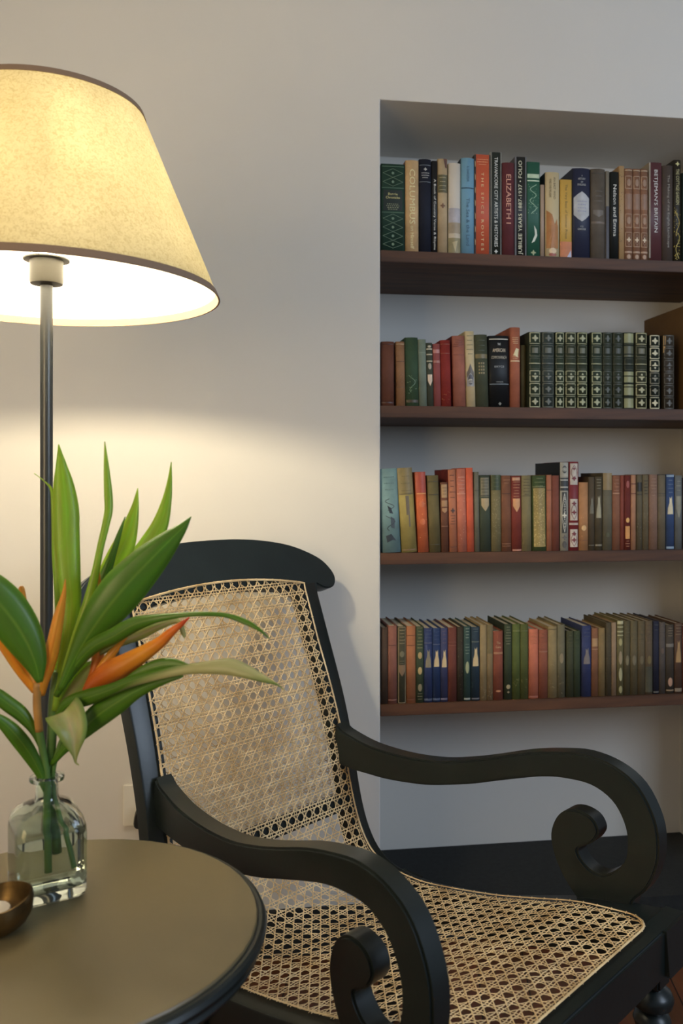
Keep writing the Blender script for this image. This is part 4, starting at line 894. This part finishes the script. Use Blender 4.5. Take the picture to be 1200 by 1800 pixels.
# ------------------------------------------------------------------ bottle, water
def glass(name, col, ior):
    m = bpy.data.materials.new(name); m.use_nodes = True; p = m.node_tree.nodes['Principled BSDF']
    p.inputs['Base Color'].default_value = col; p.inputs['Transmission Weight'].default_value = 1; p.inputs['Roughness'].default_value = 0.0; p.inputs['IOR'].default_value = ior
    return m
M_glass = glass('bottle_glass', (.86, .95, .90, 1), 1.45); M_water = glass('water', (.985, 1, .985, 1), 1.33)
BC = Vector((-.4146, 1.2017, TZ+.0003)); BA = math.atan2(.497, .868)
def sq_ring(r, z, k, seg=56):                              # k 1 square .. 0 round
    out = []
    for i in range(seg):
        a = 2*math.pi*i/seg; c, s = math.cos(a), math.sin(a)
        n = 2+6*k; rr = r/((abs(c)**n+abs(s)**n)**(1/n))
        out.append(Vector((rr*c, rr*s, z)))
    return out
bottle = empty('glass_bottle', BC, 'square clear glass apothecary bottle holding water and flower stems on the round table', 'vase'); bottle.rotation_euler.z = BA
bm = bmesh.new()
outer = [(.036, 0, 1), (.043, .001, 1), (.0465, .005, 1), (.0475, .012, 1), (.0475, .088, 1), (.0468, .098, .9), (.044, .108, .75), (.038, .117, .5), (.029, .1235, .2), (.021, .127, 0), (.0165, .130, 0), (.0155, .136, 0), (.0155, .154, 0), (.0175, .1555, 0), (.0232, .1565, 0), (.0240, .1590, 0), (.0232, .1615, 0), (.0175, .1625, 0)]
inner = [(.0135, .162, 0), (.0125, .156, 0), (.0125, .134, 0), (.015, .127, 0), (.025, .120, .2), (.034, .1135, .5), (.0405, .105, .75), (.0432, .096, .9), (.0440, .087, 1), (.0440, .022, 1), (.042, .017, 1), (.036, .0145, 1), (.02, .0135, 1), (.008, .0135, 1)]
R = [sq_ring(*q) for q in outer+inner]
sweep(bm, R); obj('bottle_body', bm, M_glass, bottle, smooth=True, angle=60)
bm = bmesh.new()
wr = [(.0081, .0133, 1), (.0202, .0133, 1), (.0362, .0143, 1), (.0422, .0168, 1), (.0442, .022, 1), (.0442, .087, 1), (.0434, .096, .9), (.0430, .0965, .9), (.03, .0963, .5), (.01, .0962, 0)]
sweep(bm, [sq_ring(*q) for q in wr])
wt = obj('water', bm, M_water, bottle, smooth=True, angle=60)

# ------------------------------------------------------------------ flowers
def leaf_mat(name, base, mid, edge, rough=.38, trans=.35):
    m = bpy.data.materials.new(name); m.use_nodes = True; nt = m.node_tree; L = nt.links.new
    p = nt.nodes['Principled BSDF']; out = nt.nodes['Material Output']
    uv = nt.nodes.new('ShaderNodeUVMap'); sx = nt.nodes.new('ShaderNodeSeparateXYZ'); L(uv.outputs['UV'], sx.inputs[0])
    ab = nt.nodes.new('ShaderNodeMath'); ab.operation = 'ABSOLUTE'; sb = nt.nodes.new('ShaderNodeMath'); sb.operation = 'SUBTRACT'; sb.inputs[1].default_value = .5
    L(sx.outputs['X'], sb.inputs[0]); L(sb.outputs[0], ab.inputs[0])
    r = nt.nodes.new('ShaderNodeValToRGB'); e = r.color_ramp.elements; e[0].position = .0; e[0].color = mid; e[1].position = .5; e[1].color = edge
    q = r.color_ramp.elements.new(.05 if name != 'leaf_pale' else .16); q.color = base; q = r.color_ramp.elements.new(.44 if name != 'leaf_pale' else .3); q.color = base
    L(ab.outputs[0], r.inputs['Fac'])
    wv = nt.nodes.new('ShaderNodeTexWave'); wv.inputs['Scale'].default_value = 14; wv.inputs['Distortion'].default_value = .6; wv.bands_direction = 'X'
    L(uv.outputs['UV'], wv.inputs['Vector'])
    n = nt.nodes.new('ShaderNodeTexNoise'); n.inputs['Scale'].default_value = 5; L(uv.outputs['UV'], n.inputs['Vector'])
    mm = nt.nodes.new('ShaderNodeMix'); mm.data_type = 'RGBA'; mm.blend_type = 'MULTIPLY'; mm.inputs[0].default_value = .35
    L(r.outputs['Color'], mm.inputs[6]); L(n.outputs['Color'], mm.inputs[7])
    g = nt.nodes.new('ShaderNodeMix'); g.data_type = 'RGBA'; g.blend_type = 'MULTIPLY'; g.inputs[0].default_value = .12
    L(mm.outputs[2], g.inputs[6]); L(wv.outputs['Color'], g.inputs[7])
    L(g.outputs[2], p.inputs['Base Color']); p.inputs['Roughness'].default_value = rough
    tr = nt.nodes.new('ShaderNodeBsdfTranslucent'); mx = nt.nodes.new('ShaderNodeMixShader'); mx.inputs[0].default_value = trans
    hs = nt.nodes.new('ShaderNodeHueSaturation'); hs.inputs['Value'].default_value = 1.5; hs.inputs['Hue'].default_value = .49
    L(g.outputs[2], hs.inputs['Color']); L(hs.outputs[0], tr.inputs['Color'])
    L(p.outputs[0], mx.inputs[1]); L(tr.outputs[0], mx.inputs[2]); L(mx.outputs[0], out.inputs['Surface'])
    return m
M_leaf = leaf_mat('leaf_green', (.38, .60, .05, 1), (.44, .64, .08, 1), (.46, .66, .08, 1))
M_leafd = leaf_mat('leaf_dark', (.11, .27, .02, 1), (.20, .38, .04, 1), (.20, .38, .04, 1), trans=.25)
M_leafl = leaf_mat('leaf_lime', (.46, .66, .06, 1), (.5, .68, .10, 1), (.55, .7, .12, 1), trans=.45)
M_leafp = leaf_mat('leaf_pale', (.52, .56, .20, 1), (.74, .70, .36, 1), (.30, .45, .09, 1), trans=.35)
def turned():
    m = leaf_mat('leaf_turned', (.12, .28, .02, 1), (.2, .38, .04, 1), (.2, .36, .04, 1)); nt = m.node_tree; L = nt.links.new
    p = nt.nodes['Principled BSDF']; uv = [n for n in nt.nodes if n.type == 'SEPXYZ'][0]
    src = p.inputs['Base Color'].links[0].from_socket
    r = nt.nodes.new('ShaderNodeValToRGB'); e = r.color_ramp.elements; e[0].position = .22; e[0].color = (0, 0, 0, 1); e[1].position = .85; e[1].color = (0, 0, 0, 1)
    for q in (.36, .68): k = e.new(q); k.color = (.85, .85, .85, 1)
    ad = nt.nodes.new('ShaderNodeMath'); ad.operation = 'MULTIPLY_ADD'; ad.inputs[1].default_value = -.22
    L(uv.outputs['X'], ad.inputs[0]); L(uv.outputs['Y'], ad.inputs[2]); L(ad.outputs[0], r.inputs['Fac'])
    mx = nt.nodes.new('ShaderNodeMix'); mx.data_type = 'RGBA'; mx.inputs[7].default_value = (.66, .62, .30, 1)
    L(r.outputs['Color'], mx.inputs[0]); L(src, mx.inputs[6]); L(mx.outputs[2], p.inputs['Base Color'])
    return m
M_leaft = turned()
def bract_mat():
    m = bpy.data.materials.new('bract_orange'); m.use_nodes = True; nt = m.node_tree; L = nt.links.new
    p = nt.nodes['Principled BSDF']; out = nt.nodes['Material Output']
    uv = nt.nodes.new('ShaderNodeUVMap'); sx = nt.nodes.new('ShaderNodeSeparateXYZ'); L(uv.outputs['UV'], sx.inputs[0])
    r = nt.nodes.new('ShaderNodeValToRGB'); e = r.color_ramp.elements
    e[0].position = 0; e[0].color = (.42, .07, .012, 1); e[1].position = 1; e[1].color = (.75, .03, .02, 1)
    for ps, c in ((.2, (.62, .15, .015, 1)), (.5, (.85, .36, .03, 1)), (.78, (.85, .20, .03, 1))):
        q = e.new(ps); q.color = c
    L(sx.outputs['Y'], r.inputs['Fac']); L(r.outputs['Color'], p.inputs['Base Color']); p.inputs['Roughness'].default_value = .4
    tr = nt.nodes.new('ShaderNodeBsdfTranslucent'); mx = nt.nodes.new('ShaderNodeMixShader'); mx.inputs[0].default_value = .25
    L(r.outputs['Color'], tr.inputs['Color']); L(p.outputs[0], mx.inputs[1]); L(tr.outputs[0], mx.inputs[2]); L(mx.outputs[0], out.inputs['Surface'])
    return m
M_bract = bract_mat()
M_bracty = leaf_mat('bract_yellow', (.95, .46, .05, 1), (.85, .30, .03, 1), (.9, .52, .08, 1), trans=.25)
M_stem = mat('stem_green', (.10, .20, .04, 1), .45, var=.25, vscale=20)
M_stemo = mat('stem_orange', (.40, .20, .05, 1), .45, var=.35, vscale=16)
def blade(name, pts, m, parent, fold=.25, twist=0, thick=.0006):
    """pts: (x, y, half width, distance); the blade is a real curved leaf in space"""
    rows = catmull([(x, y, 0) for x, y, hw, Z in pts], 5); hz = catmull([(hw, Z, 0) for x, y, hw, Z in pts], 5)
    C3 = [P(r.x, r.y, h.y) for r, h in zip(rows, hz)]
    bm = bmesh.new(); uvl = bm.loops.layers.uv.new('UVMap'); G = []; n = len(C3)
    for i, c in enumerate(C3):
        t = (C3[min(i+1, n-1)]-C3[max(i-1, 0)]).normalized()
        view = (c-Vector((0, 0, EYE))).normalized()
        side = t.cross(view).normalized(); nm = side.cross(t).normalized()
        tw = twist*(i/(n-1)-.3)
        sd = side*math.cos(tw)+nm*math.sin(tw); nn = nm*math.cos(tw)-side*math.sin(tw)
        w = max(.0004, hz[i].x/F*hz[i].y)
        G.append([bm.verts.new(c + sd*w*u + nn*(fold*w*(abs(u)**1.3))) for u in (-1, -.55, 0, .55, 1)])
    for i in range(n-1):
        for k in range(4):
            f = bm.faces.new((G[i][k], G[i][k+1], G[i+1][k+1], G[i+1][k])); f.smooth = True
            for lp, (a, b) in zip(f.loops, ((k, i), (k+1, i), (k+1, i+1), (k, i+1))): lp[uvl].uv = (a/4, b/(n-1))
    me = bpy.data.meshes.new(name); bm.to_mesh(me); bm.free()
    o = link(name, me, m); o.parent = parent; o.matrix_parent_inverse = Matrix.Translation(-parent.location)
    so = o.modifiers.new('thickness', 'SOLIDIFY'); so.thickness = thick; so.offset = 0
    return o
def stem(pts, r, m, parent):
    path = catmull([P(x, y, Z) for x, y, Z in pts], 6); bm = bmesh.new(); tube(bm, path, r, 12)
    o = obj('stem', bm, m, parent, smooth=True); o.matrix_parent_inverse = Matrix.Translation(-parent.location); return o
FZ = 1.2017
foot = BC + Vector((0, 0, .02))
f1 = empty('heliconia_stem', foot, 'left heliconia stem with orange bracts and broad green leaf, in the glass bottle', 'flower', 'heliconia stems in the bottle')
f2 = empty('heliconia_stem', foot, 'right heliconia stem with red-tipped orange bracts over the cane back', 'flower', 'heliconia stems in the bottle')
f3 = empty('leafy_stem', foot, 'upright leafy green shoot with tall pointed blades in front of the chair crest', 'flower')
# stems (each runs down into the water)
stem([(66, 1200, 1.185), (65, 1240, 1.187), (69, 1285, 1.192)], .0055, M_stemo, f1)
stem([(68, 1280, 1.192), (75, 1320, 1.196), (83, 1375, 1.2), (82, 1430, 1.2), (81, 1480, 1.198), (82, 1528, 1.195)], .0052, M_stem, f1)
stem([(150, 1222, 1.19), (132, 1262, 1.2), (105, 1310, 1.206), (92, 1370, 1.207), (103, 1430, 1.207), (118, 1480, 1.205), (128, 1522, 1.2)], .0036, M_stem, f2)
stem([(100, 1180, 1.205), (93, 1240, 1.207), (90, 1310, 1.208), (83, 1368, 1.21), (90, 1420, 1.214), (96, 1492, 1.216)], .0068, M_stem, f3)
# left stem: bracts and leaves
blade('bract', [(66, 1215, 9, 1.185), (52, 1192, 13, 1.18), (32, 1165, 13, 1.17), (10, 1133, 12, 1.16), (-12, 1102, 7, 1.15), (-28, 1080, 1, 1.145)], M_bracty, f1, .9)
blade('bract', [(66, 1225, 11, 1.185), (74, 1200, 11, 1.18), (85, 1165, 13, 1.175), (95, 1125, 11, 1.17), (103, 1085, 9, 1.17), (112, 1045, 4, 1.17), (115, 1018, .6, 1.17)], M_bracty, f1, .9)
blade('bract', [(60, 1160, 8, 1.22), (48, 1110, 9, 1.22), (40, 1065, 8, 1.22), (38, 1036, 5, 1.22), (37, 1030, 2, 1.22)], M_bracty, f1, .7)
blade('leaf', [(70, 1200, 5, 1.165), (62, 1165, 20, 1.16), (47, 1130, 31, 1.155), (26, 1095, 37, 1.15), (0, 1062, 39, 1.145), (-28, 1030, 32, 1.14), (-55, 1000, 17, 1.14), (-75, 975, 1, 1.14)], M_leafd, f1, .22)
blade('leaf', [(78, 1330, 3, 1.195), (62, 1290, 6, 1.19), (40, 1258, 12, 1.185), (15, 1238, 13, 1.18), (-12, 1218, 11, 1.175), (-45, 1200, 1, 1.17)], M_leafd, f1, .35)
blade('leaf', [(84, 1400, 3, 1.2), (72, 1362, 8, 1.19), (52, 1325, 13, 1.18), (30, 1295, 14, 1.17), (8, 1272, 11, 1.165), (-14, 1256, 5, 1.16), (-30, 1248, .6, 1.16)], M_leafd, f1, .35)
# right stem: bracts
blade('bract', [(143, 1226, 3, 1.185), (163, 1205, 17, 1.18), (190, 1185, 21, 1.17), (220, 1168, 18, 1.165), (250, 1150, 14, 1.16), (280, 1130, 10, 1.155), (302, 1110, 7, 1.15), (320, 1096, 4, 1.15), (333, 1085, .6, 1.15)], M_bract, f2, .75)
blade('bract', [(150, 1215, 6, 1.195), (166, 1180, 8, 1.195), (173, 1145, 11, 1.2), (178, 1112, 15, 1.2), (194, 1085, 17, 1.205), (210, 1065, 11, 1.21), (224, 1048, 2, 1.21)], M_bract, f2, .7)
blade('bract', [(168, 1185, 5, 1.19), (188, 1160, 8, 1.19), (206, 1138, 5, 1.19), (224, 1120, .6, 1.19)], M_bracty, f2, .7)
blade('bract', [(182, 1120, 3, 1.196), (183, 1100, 4, 1.196), (184, 1084, 3, 1.2)], M_bracty, f2, .6)
blade('bract', [(172, 1060, 4, 1.215), (174, 1030, 4, 1.215), (174, 1004, 1, 1.215)], M_bracty, f2, .6)
# right stem: arching leaves over the chair back
blade('leaf', [(98, 1225, 5, 1.19), (125, 1180, 10, 1.18), (160, 1140, 13, 1.165), (200, 1118, 14, 1.15), (235, 1098, 13, 1.14), (270, 1088, 8, 1.13), (310, 1082, 5, 1.125), (350, 1079, 4, 1.12), (395, 1081, 4, 1.12), (430, 1092, 5, 1.115), (455, 1106, 3, 1.11), (474, 1123, .5, 1.11)], M_leafd, f2, .5, .5)
blade('leaf', [(175, 1150, 3, 1.2), (205, 1132, 7, 1.195), (245, 1116, 9, 1.19), (280, 1101, 6, 1.18), (312, 1092, 4, 1.175), (322, 1112, 4, 1.17), (324, 1122, .5, 1.17)], M_leafp, f2, .4)
blade('leaf', [(98, 1262, 4, 1.19), (120, 1238, 12, 1.18), (155, 1226, 14, 1.165), (195, 1212, 10, 1.15), (235, 1196, 10, 1.135), (285, 1184, 9, 1.12), (330, 1176, 9, 1.11), (370, 1172, 12, 1.1), (405, 1171, 15, 1.095), (435, 1180, 12, 1.09), (462, 1192, 7, 1.085), (485, 1202, 2, 1.08), (500, 1213, .4, 1.08)], M_leaft, f2, .4, .7)
blade('leaf', [(220, 1196, 4, 1.165), (250, 1180, 9, 1.16), (280, 1170, 12, 1.155), (305, 1167, 9, 1.15), (330, 1170, 3, 1.145)], M_leafd, f2, .3)
blade('leaf', [(90, 1345, 4, 1.2), (112, 1318, 8, 1.19), (140, 1288, 16, 1.18), (172, 1258, 21, 1.17), (205, 1235, 19, 1.16), (240, 1214, 13, 1.15), (280, 1197, 9, 1.14), (322, 1188, 2, 1.135)], M_leafd, f2, .4, .3)
blade('leaf', [(94, 1258, 5, 1.21), (112, 1232, 15, 1.21), (134, 1205, 20, 1.21), (152, 1182, 13, 1.21), (166, 1165, 1, 1.21)], M_leafp, f2, .2)
blade('leaf', [(104, 1230, 3, 1.2), (120, 1196, 7, 1.2), (140, 1175, 6, 1.2), (162, 1162, 1, 1.2)], M_leaf, f2, .3)
blade('leaf', [(112, 1251, 30, 1.165), (117, 1259, 32, 1.16), (125, 1277, 28, 1.153), (129, 1296, 21, 1.15), (130.5, 1312, 12, 1.15), (132, 1328, 4.5, 1.152), (133, 1340, 1.6, 1.155), (139, 1345, .6, 1.155)], M_leafp, f2, -.5)
# leafy shoot
blade('leaf', [(96, 1250, 5, 1.2), (106, 1200, 9, 1.2), (116, 1150, 13, 1.2), (122, 1100, 14, 1.205), (125, 1055, 17, 1.21), (122, 1015, 19, 1.21), (119, 975, 21, 1.215), (117, 935, 22, 1.22), (116, 895, 22, 1.225), (112, 855, 18, 1.23), (108, 820, 10, 1.23), (103, 781, .6, 1.235)], M_leaf, f3, .3)
blade('leaf', [(100, 1180, 5, 1.225), (102, 1130, 6, 1.225), (104, 1080, 7, 1.23), (104, 1030, 9, 1.235), (101, 980, 9, 1.24), (97, 930, 6, 1.24), (94, 885, 4, 1.24), (90, 860, 2.5, 1.24), (78, 846, .9, 1.24), (60, 832, .4, 1.24)], M_leaf, f3, .4)
blade('leaf', [(112, 1190, 6, 1.19), (128, 1140, 8, 1.19), (146, 1090, 10, 1.195), (159, 1045, 9, 1.2), (169, 1000, 6.5, 1.205), (177, 960, 6, 1.21), (186, 922, 6.5, 1.215), (191, 895, 7, 1.22), (190, 865, 7, 1.225), (187, 820, 4.5, 1.23), (184, 776, .5, 1.235)], M_leaf, f3, .5)
blade('leaf', [(150, 1090, 8, 1.235), (168, 1050, 14, 1.235), (190, 1012, 19, 1.24), (208, 980, 21, 1.245), (221, 950, 18, 1.25), (231, 918, 12, 1.255), (238, 888, 6, 1.26), (242, 858, .5, 1.265)], M_leafl, f3, .25)
blade('leaf', [(150, 1100, 7, 1.22), (164, 1060, 11, 1.22), (183, 1015, 10, 1.225), (198, 975, 6, 1.23), (209, 940, 4, 1.235), (220, 908, .5, 1.24)], M_leafd, f3, .4)
blade('leaf', [(170, 1070, 10, 1.245), (205, 1030, 15, 1.25), (238, 990, 18, 1.255), (264, 955, 18, 1.26), (282, 920, 14, 1.265), (293, 880, 8.5, 1.27), (298, 848, 4.5, 1.275), (301, 812, .5, 1.28)], M_leaf, f3, .25)
blade('leaf', [(105, 1215, 5, 1.18), (128, 1165, 12, 1.175), (152, 1122, 23, 1.17), (182, 1078, 34, 1.165), (214, 1038, 38, 1.165), (246, 1003, 34, 1.17), (276, 972, 27, 1.175), (300, 948, 18, 1.18), (320, 928, 9, 1.185), (336, 908, .5, 1.19)], M_leafd, f3, .3)

# ------------------------------------------------------------------ candle bowl
bowl = empty('candle_bowl', P(-3, 1604, 1.11), '', 'candle holder'); bowl.location = Vector((-.446, 1.095, TZ+.0003))
bowl['label'] = 'small dark brass tealight bowl at the left edge of the round table'
M_brass = mat('aged_brass', (.12, .075, .028, 1), .42, metal=.85, var=.4, vscale=30, bump=.3, bscale=60)
bm = bmesh.new(); lathe(bm, [(.018, 0), (.028, .002), (.038, .010), (.0445, .022), (.046, .036), (.0445, .044), (.0430, .0445), (.0415, .038), (.039, .026), (.032, .016), (.02, .012), (.003, .012)], 48)
for v in bm.verts:
    a = math.atan2(v.co.y, v.co.x); k = 1+.04*math.sin(2*a+1)+.02*math.sin(5*a); v.co.x *= k; v.co.y *= k; v.co.z *= 1+.08*math.sin(a*2+.5)
obj('bowl', bm, M_brass, bowl, smooth=True, angle=60)
cand = empty('tealight_candle', bowl.location+Vector((0, 0, .0135)), 'white tealight candle inside the small brass bowl', 'candle')
bm = bmesh.new(); lathe(bm, [(.019, 0), (.0205, .001), (.0205, .014), (.0195, .0155), (.004, .0145)], 40)
obj('wax', bm, mat('candle_wax', (.78, .72, .62, 1), .5), cand, smooth=True, angle=40)
bm = bmesh.new(); tube(bm, [Vector((0, 0, .012)), Vector((.0005, 0, .018)), Vector((.002, 0, .022))], .0007, 6); obj('wick', bm, M_black, cand)

# ------------------------------------------------------------------ wall socket and plug
def on_wall(x, y, e=0):
    u = (x-600)/F; t = W0.y*WC - W0.x*WS; 
    # wall plane: (X-W0x)*(-WS) + (Y-W0y)*WC = e
    Yd = (e + W0.y*WC - W0.x*WS)/(WC - u*WS); return Vector((u*Yd, Yd, EYE-(y-HY)/F*Yd))
pl_ = on_wall(216.5, 1451, 0)
plate = empty('wall_socket', pl_, 'cream double wall socket low behind the armchair, above the table', 'socket'); plate.rotation_euler.z = TH
M_pl = mat('socket_plastic', (.86, .83, .74, 1), .4)
bm = bmesh.new(); box(bm, (0, -.010, 0), (.15, -.0003, .108)); bmesh.ops.bevel(bm, geom=bm.edges[:], offset=.003, segments=3, affect='EDGES'); obj('plate', bm, M_pl, plate, smooth=True, angle=40)
bm = bmesh.new(); box(bm, (.03, -.013, .078), (.044, -.0101, .098)); bmesh.ops.bevel(bm, geom=bm.edges[:], offset=.001, segments=2, affect='EDGES'); obj('switch', bm, M_pl, plate)
plug = empty('power_plug', pl_+Vector((WC*.058, WS*.058, .028)), 'black power plug in the wall socket behind the armchair', 'plug'); plug.rotation_euler.z = TH
M_plug = mat('plug_rubber', (.012, .012, .012, 1), .5)
bm = bmesh.new(); oc = [Vector((x, 0, z)) for x, z in ((-.024, -.024), (.024, -.024), (.027, 0), (.022, .022), (.01, .03), (-.008, .031), (-.02, .022), (-.027, .004))]
oc = catmull(oc, 4, closed=True); rings = [[v*k+Vector((0, y, 0)) for v in oc] for k, y in ((.92, -.0115), (1, -.016), (1, -.034), (.9, -.042))]
sweep(bm, rings); obj('plug_body', bm, M_plug, plug, smooth=True, angle=50)
bm = bmesh.new(); tube(bm, catmull([Vector((0, -.03, -.02)), Vector((.002, -.034, -.06)), Vector((.01, -.03, -.14)), Vector((.03, -.025, -.26)), Vector((.05, -.03, -.345))], 8), .0035, 8); obj('cord', bm, M_plug, plug, smooth=True)

# ------------------------------------------------------------------ light and camera
def area(name, loc, target, size, sizey, power, col):
    l = bpy.data.lights.new(name, 'AREA'); l.shape = 'RECTANGLE'; l.size = size; l.size_y = sizey; l.energy = power; l.color = col
    o = bpy.data.objects.new(name, l); C.objects.link(o); o.location = loc
    o.rotation_euler = (Vector(target)-Vector(loc)).to_track_quat('-Z', 'Y').to_euler(); return o
area('warm_fill', (-1.45, -.2, 1.4), (-.5, 2.1, .8), 1.2, 1.0, FILL_E, (1, .74, .40))  # added warm fill light behind the camera, lifts the lower left wall
area('window_daylight', (2.5, -.1, 2.05), (.4, 2.3, 1.2), 1.2, 1.2, WIN_E, (.66, .80, 1.0))
w = bpy.data.worlds.new('World'); bpy.context.scene.world = w; w.use_nodes = True
bg = w.node_tree.nodes['Background']; bg.inputs['Color'].default_value = (.78, .87, 1.0, 1); bg.inputs['Strength'].default_value = WORLD_E

cam = bpy.data.cameras.new('Camera'); co = bpy.data.objects.new('Camera', cam); C.objects.link(co)
co.location = (0, 0, EYE); co.rotation_euler = (math.radians(90), 0, 0)
cam.sensor_fit = 'VERTICAL'; cam.sensor_height = 36; cam.sensor_width = 24; cam.lens = 30
cam.shift_y = -(900-HY)/1800; cam.clip_start = .05
cam.dof.use_dof = True; cam.dof.focus_distance = 1.75; cam.dof.aperture_fstop = 4.5
sc = bpy.context.scene; sc.camera = co
sc.view_settings.view_transform = 'Standard'; sc.view_settings.look = 'None'; sc.view_settings.gamma = 1; sc.view_settings.exposure = EXPO
try: sc.view_settings.use_curve_mapping = False
except Exception: pass
sc.cycles.use_denoising = True
sc.cycles.max_bounces = 10; sc.cycles.transmission_bounces = 10; sc.cycles.transparent_max_bounces = 10
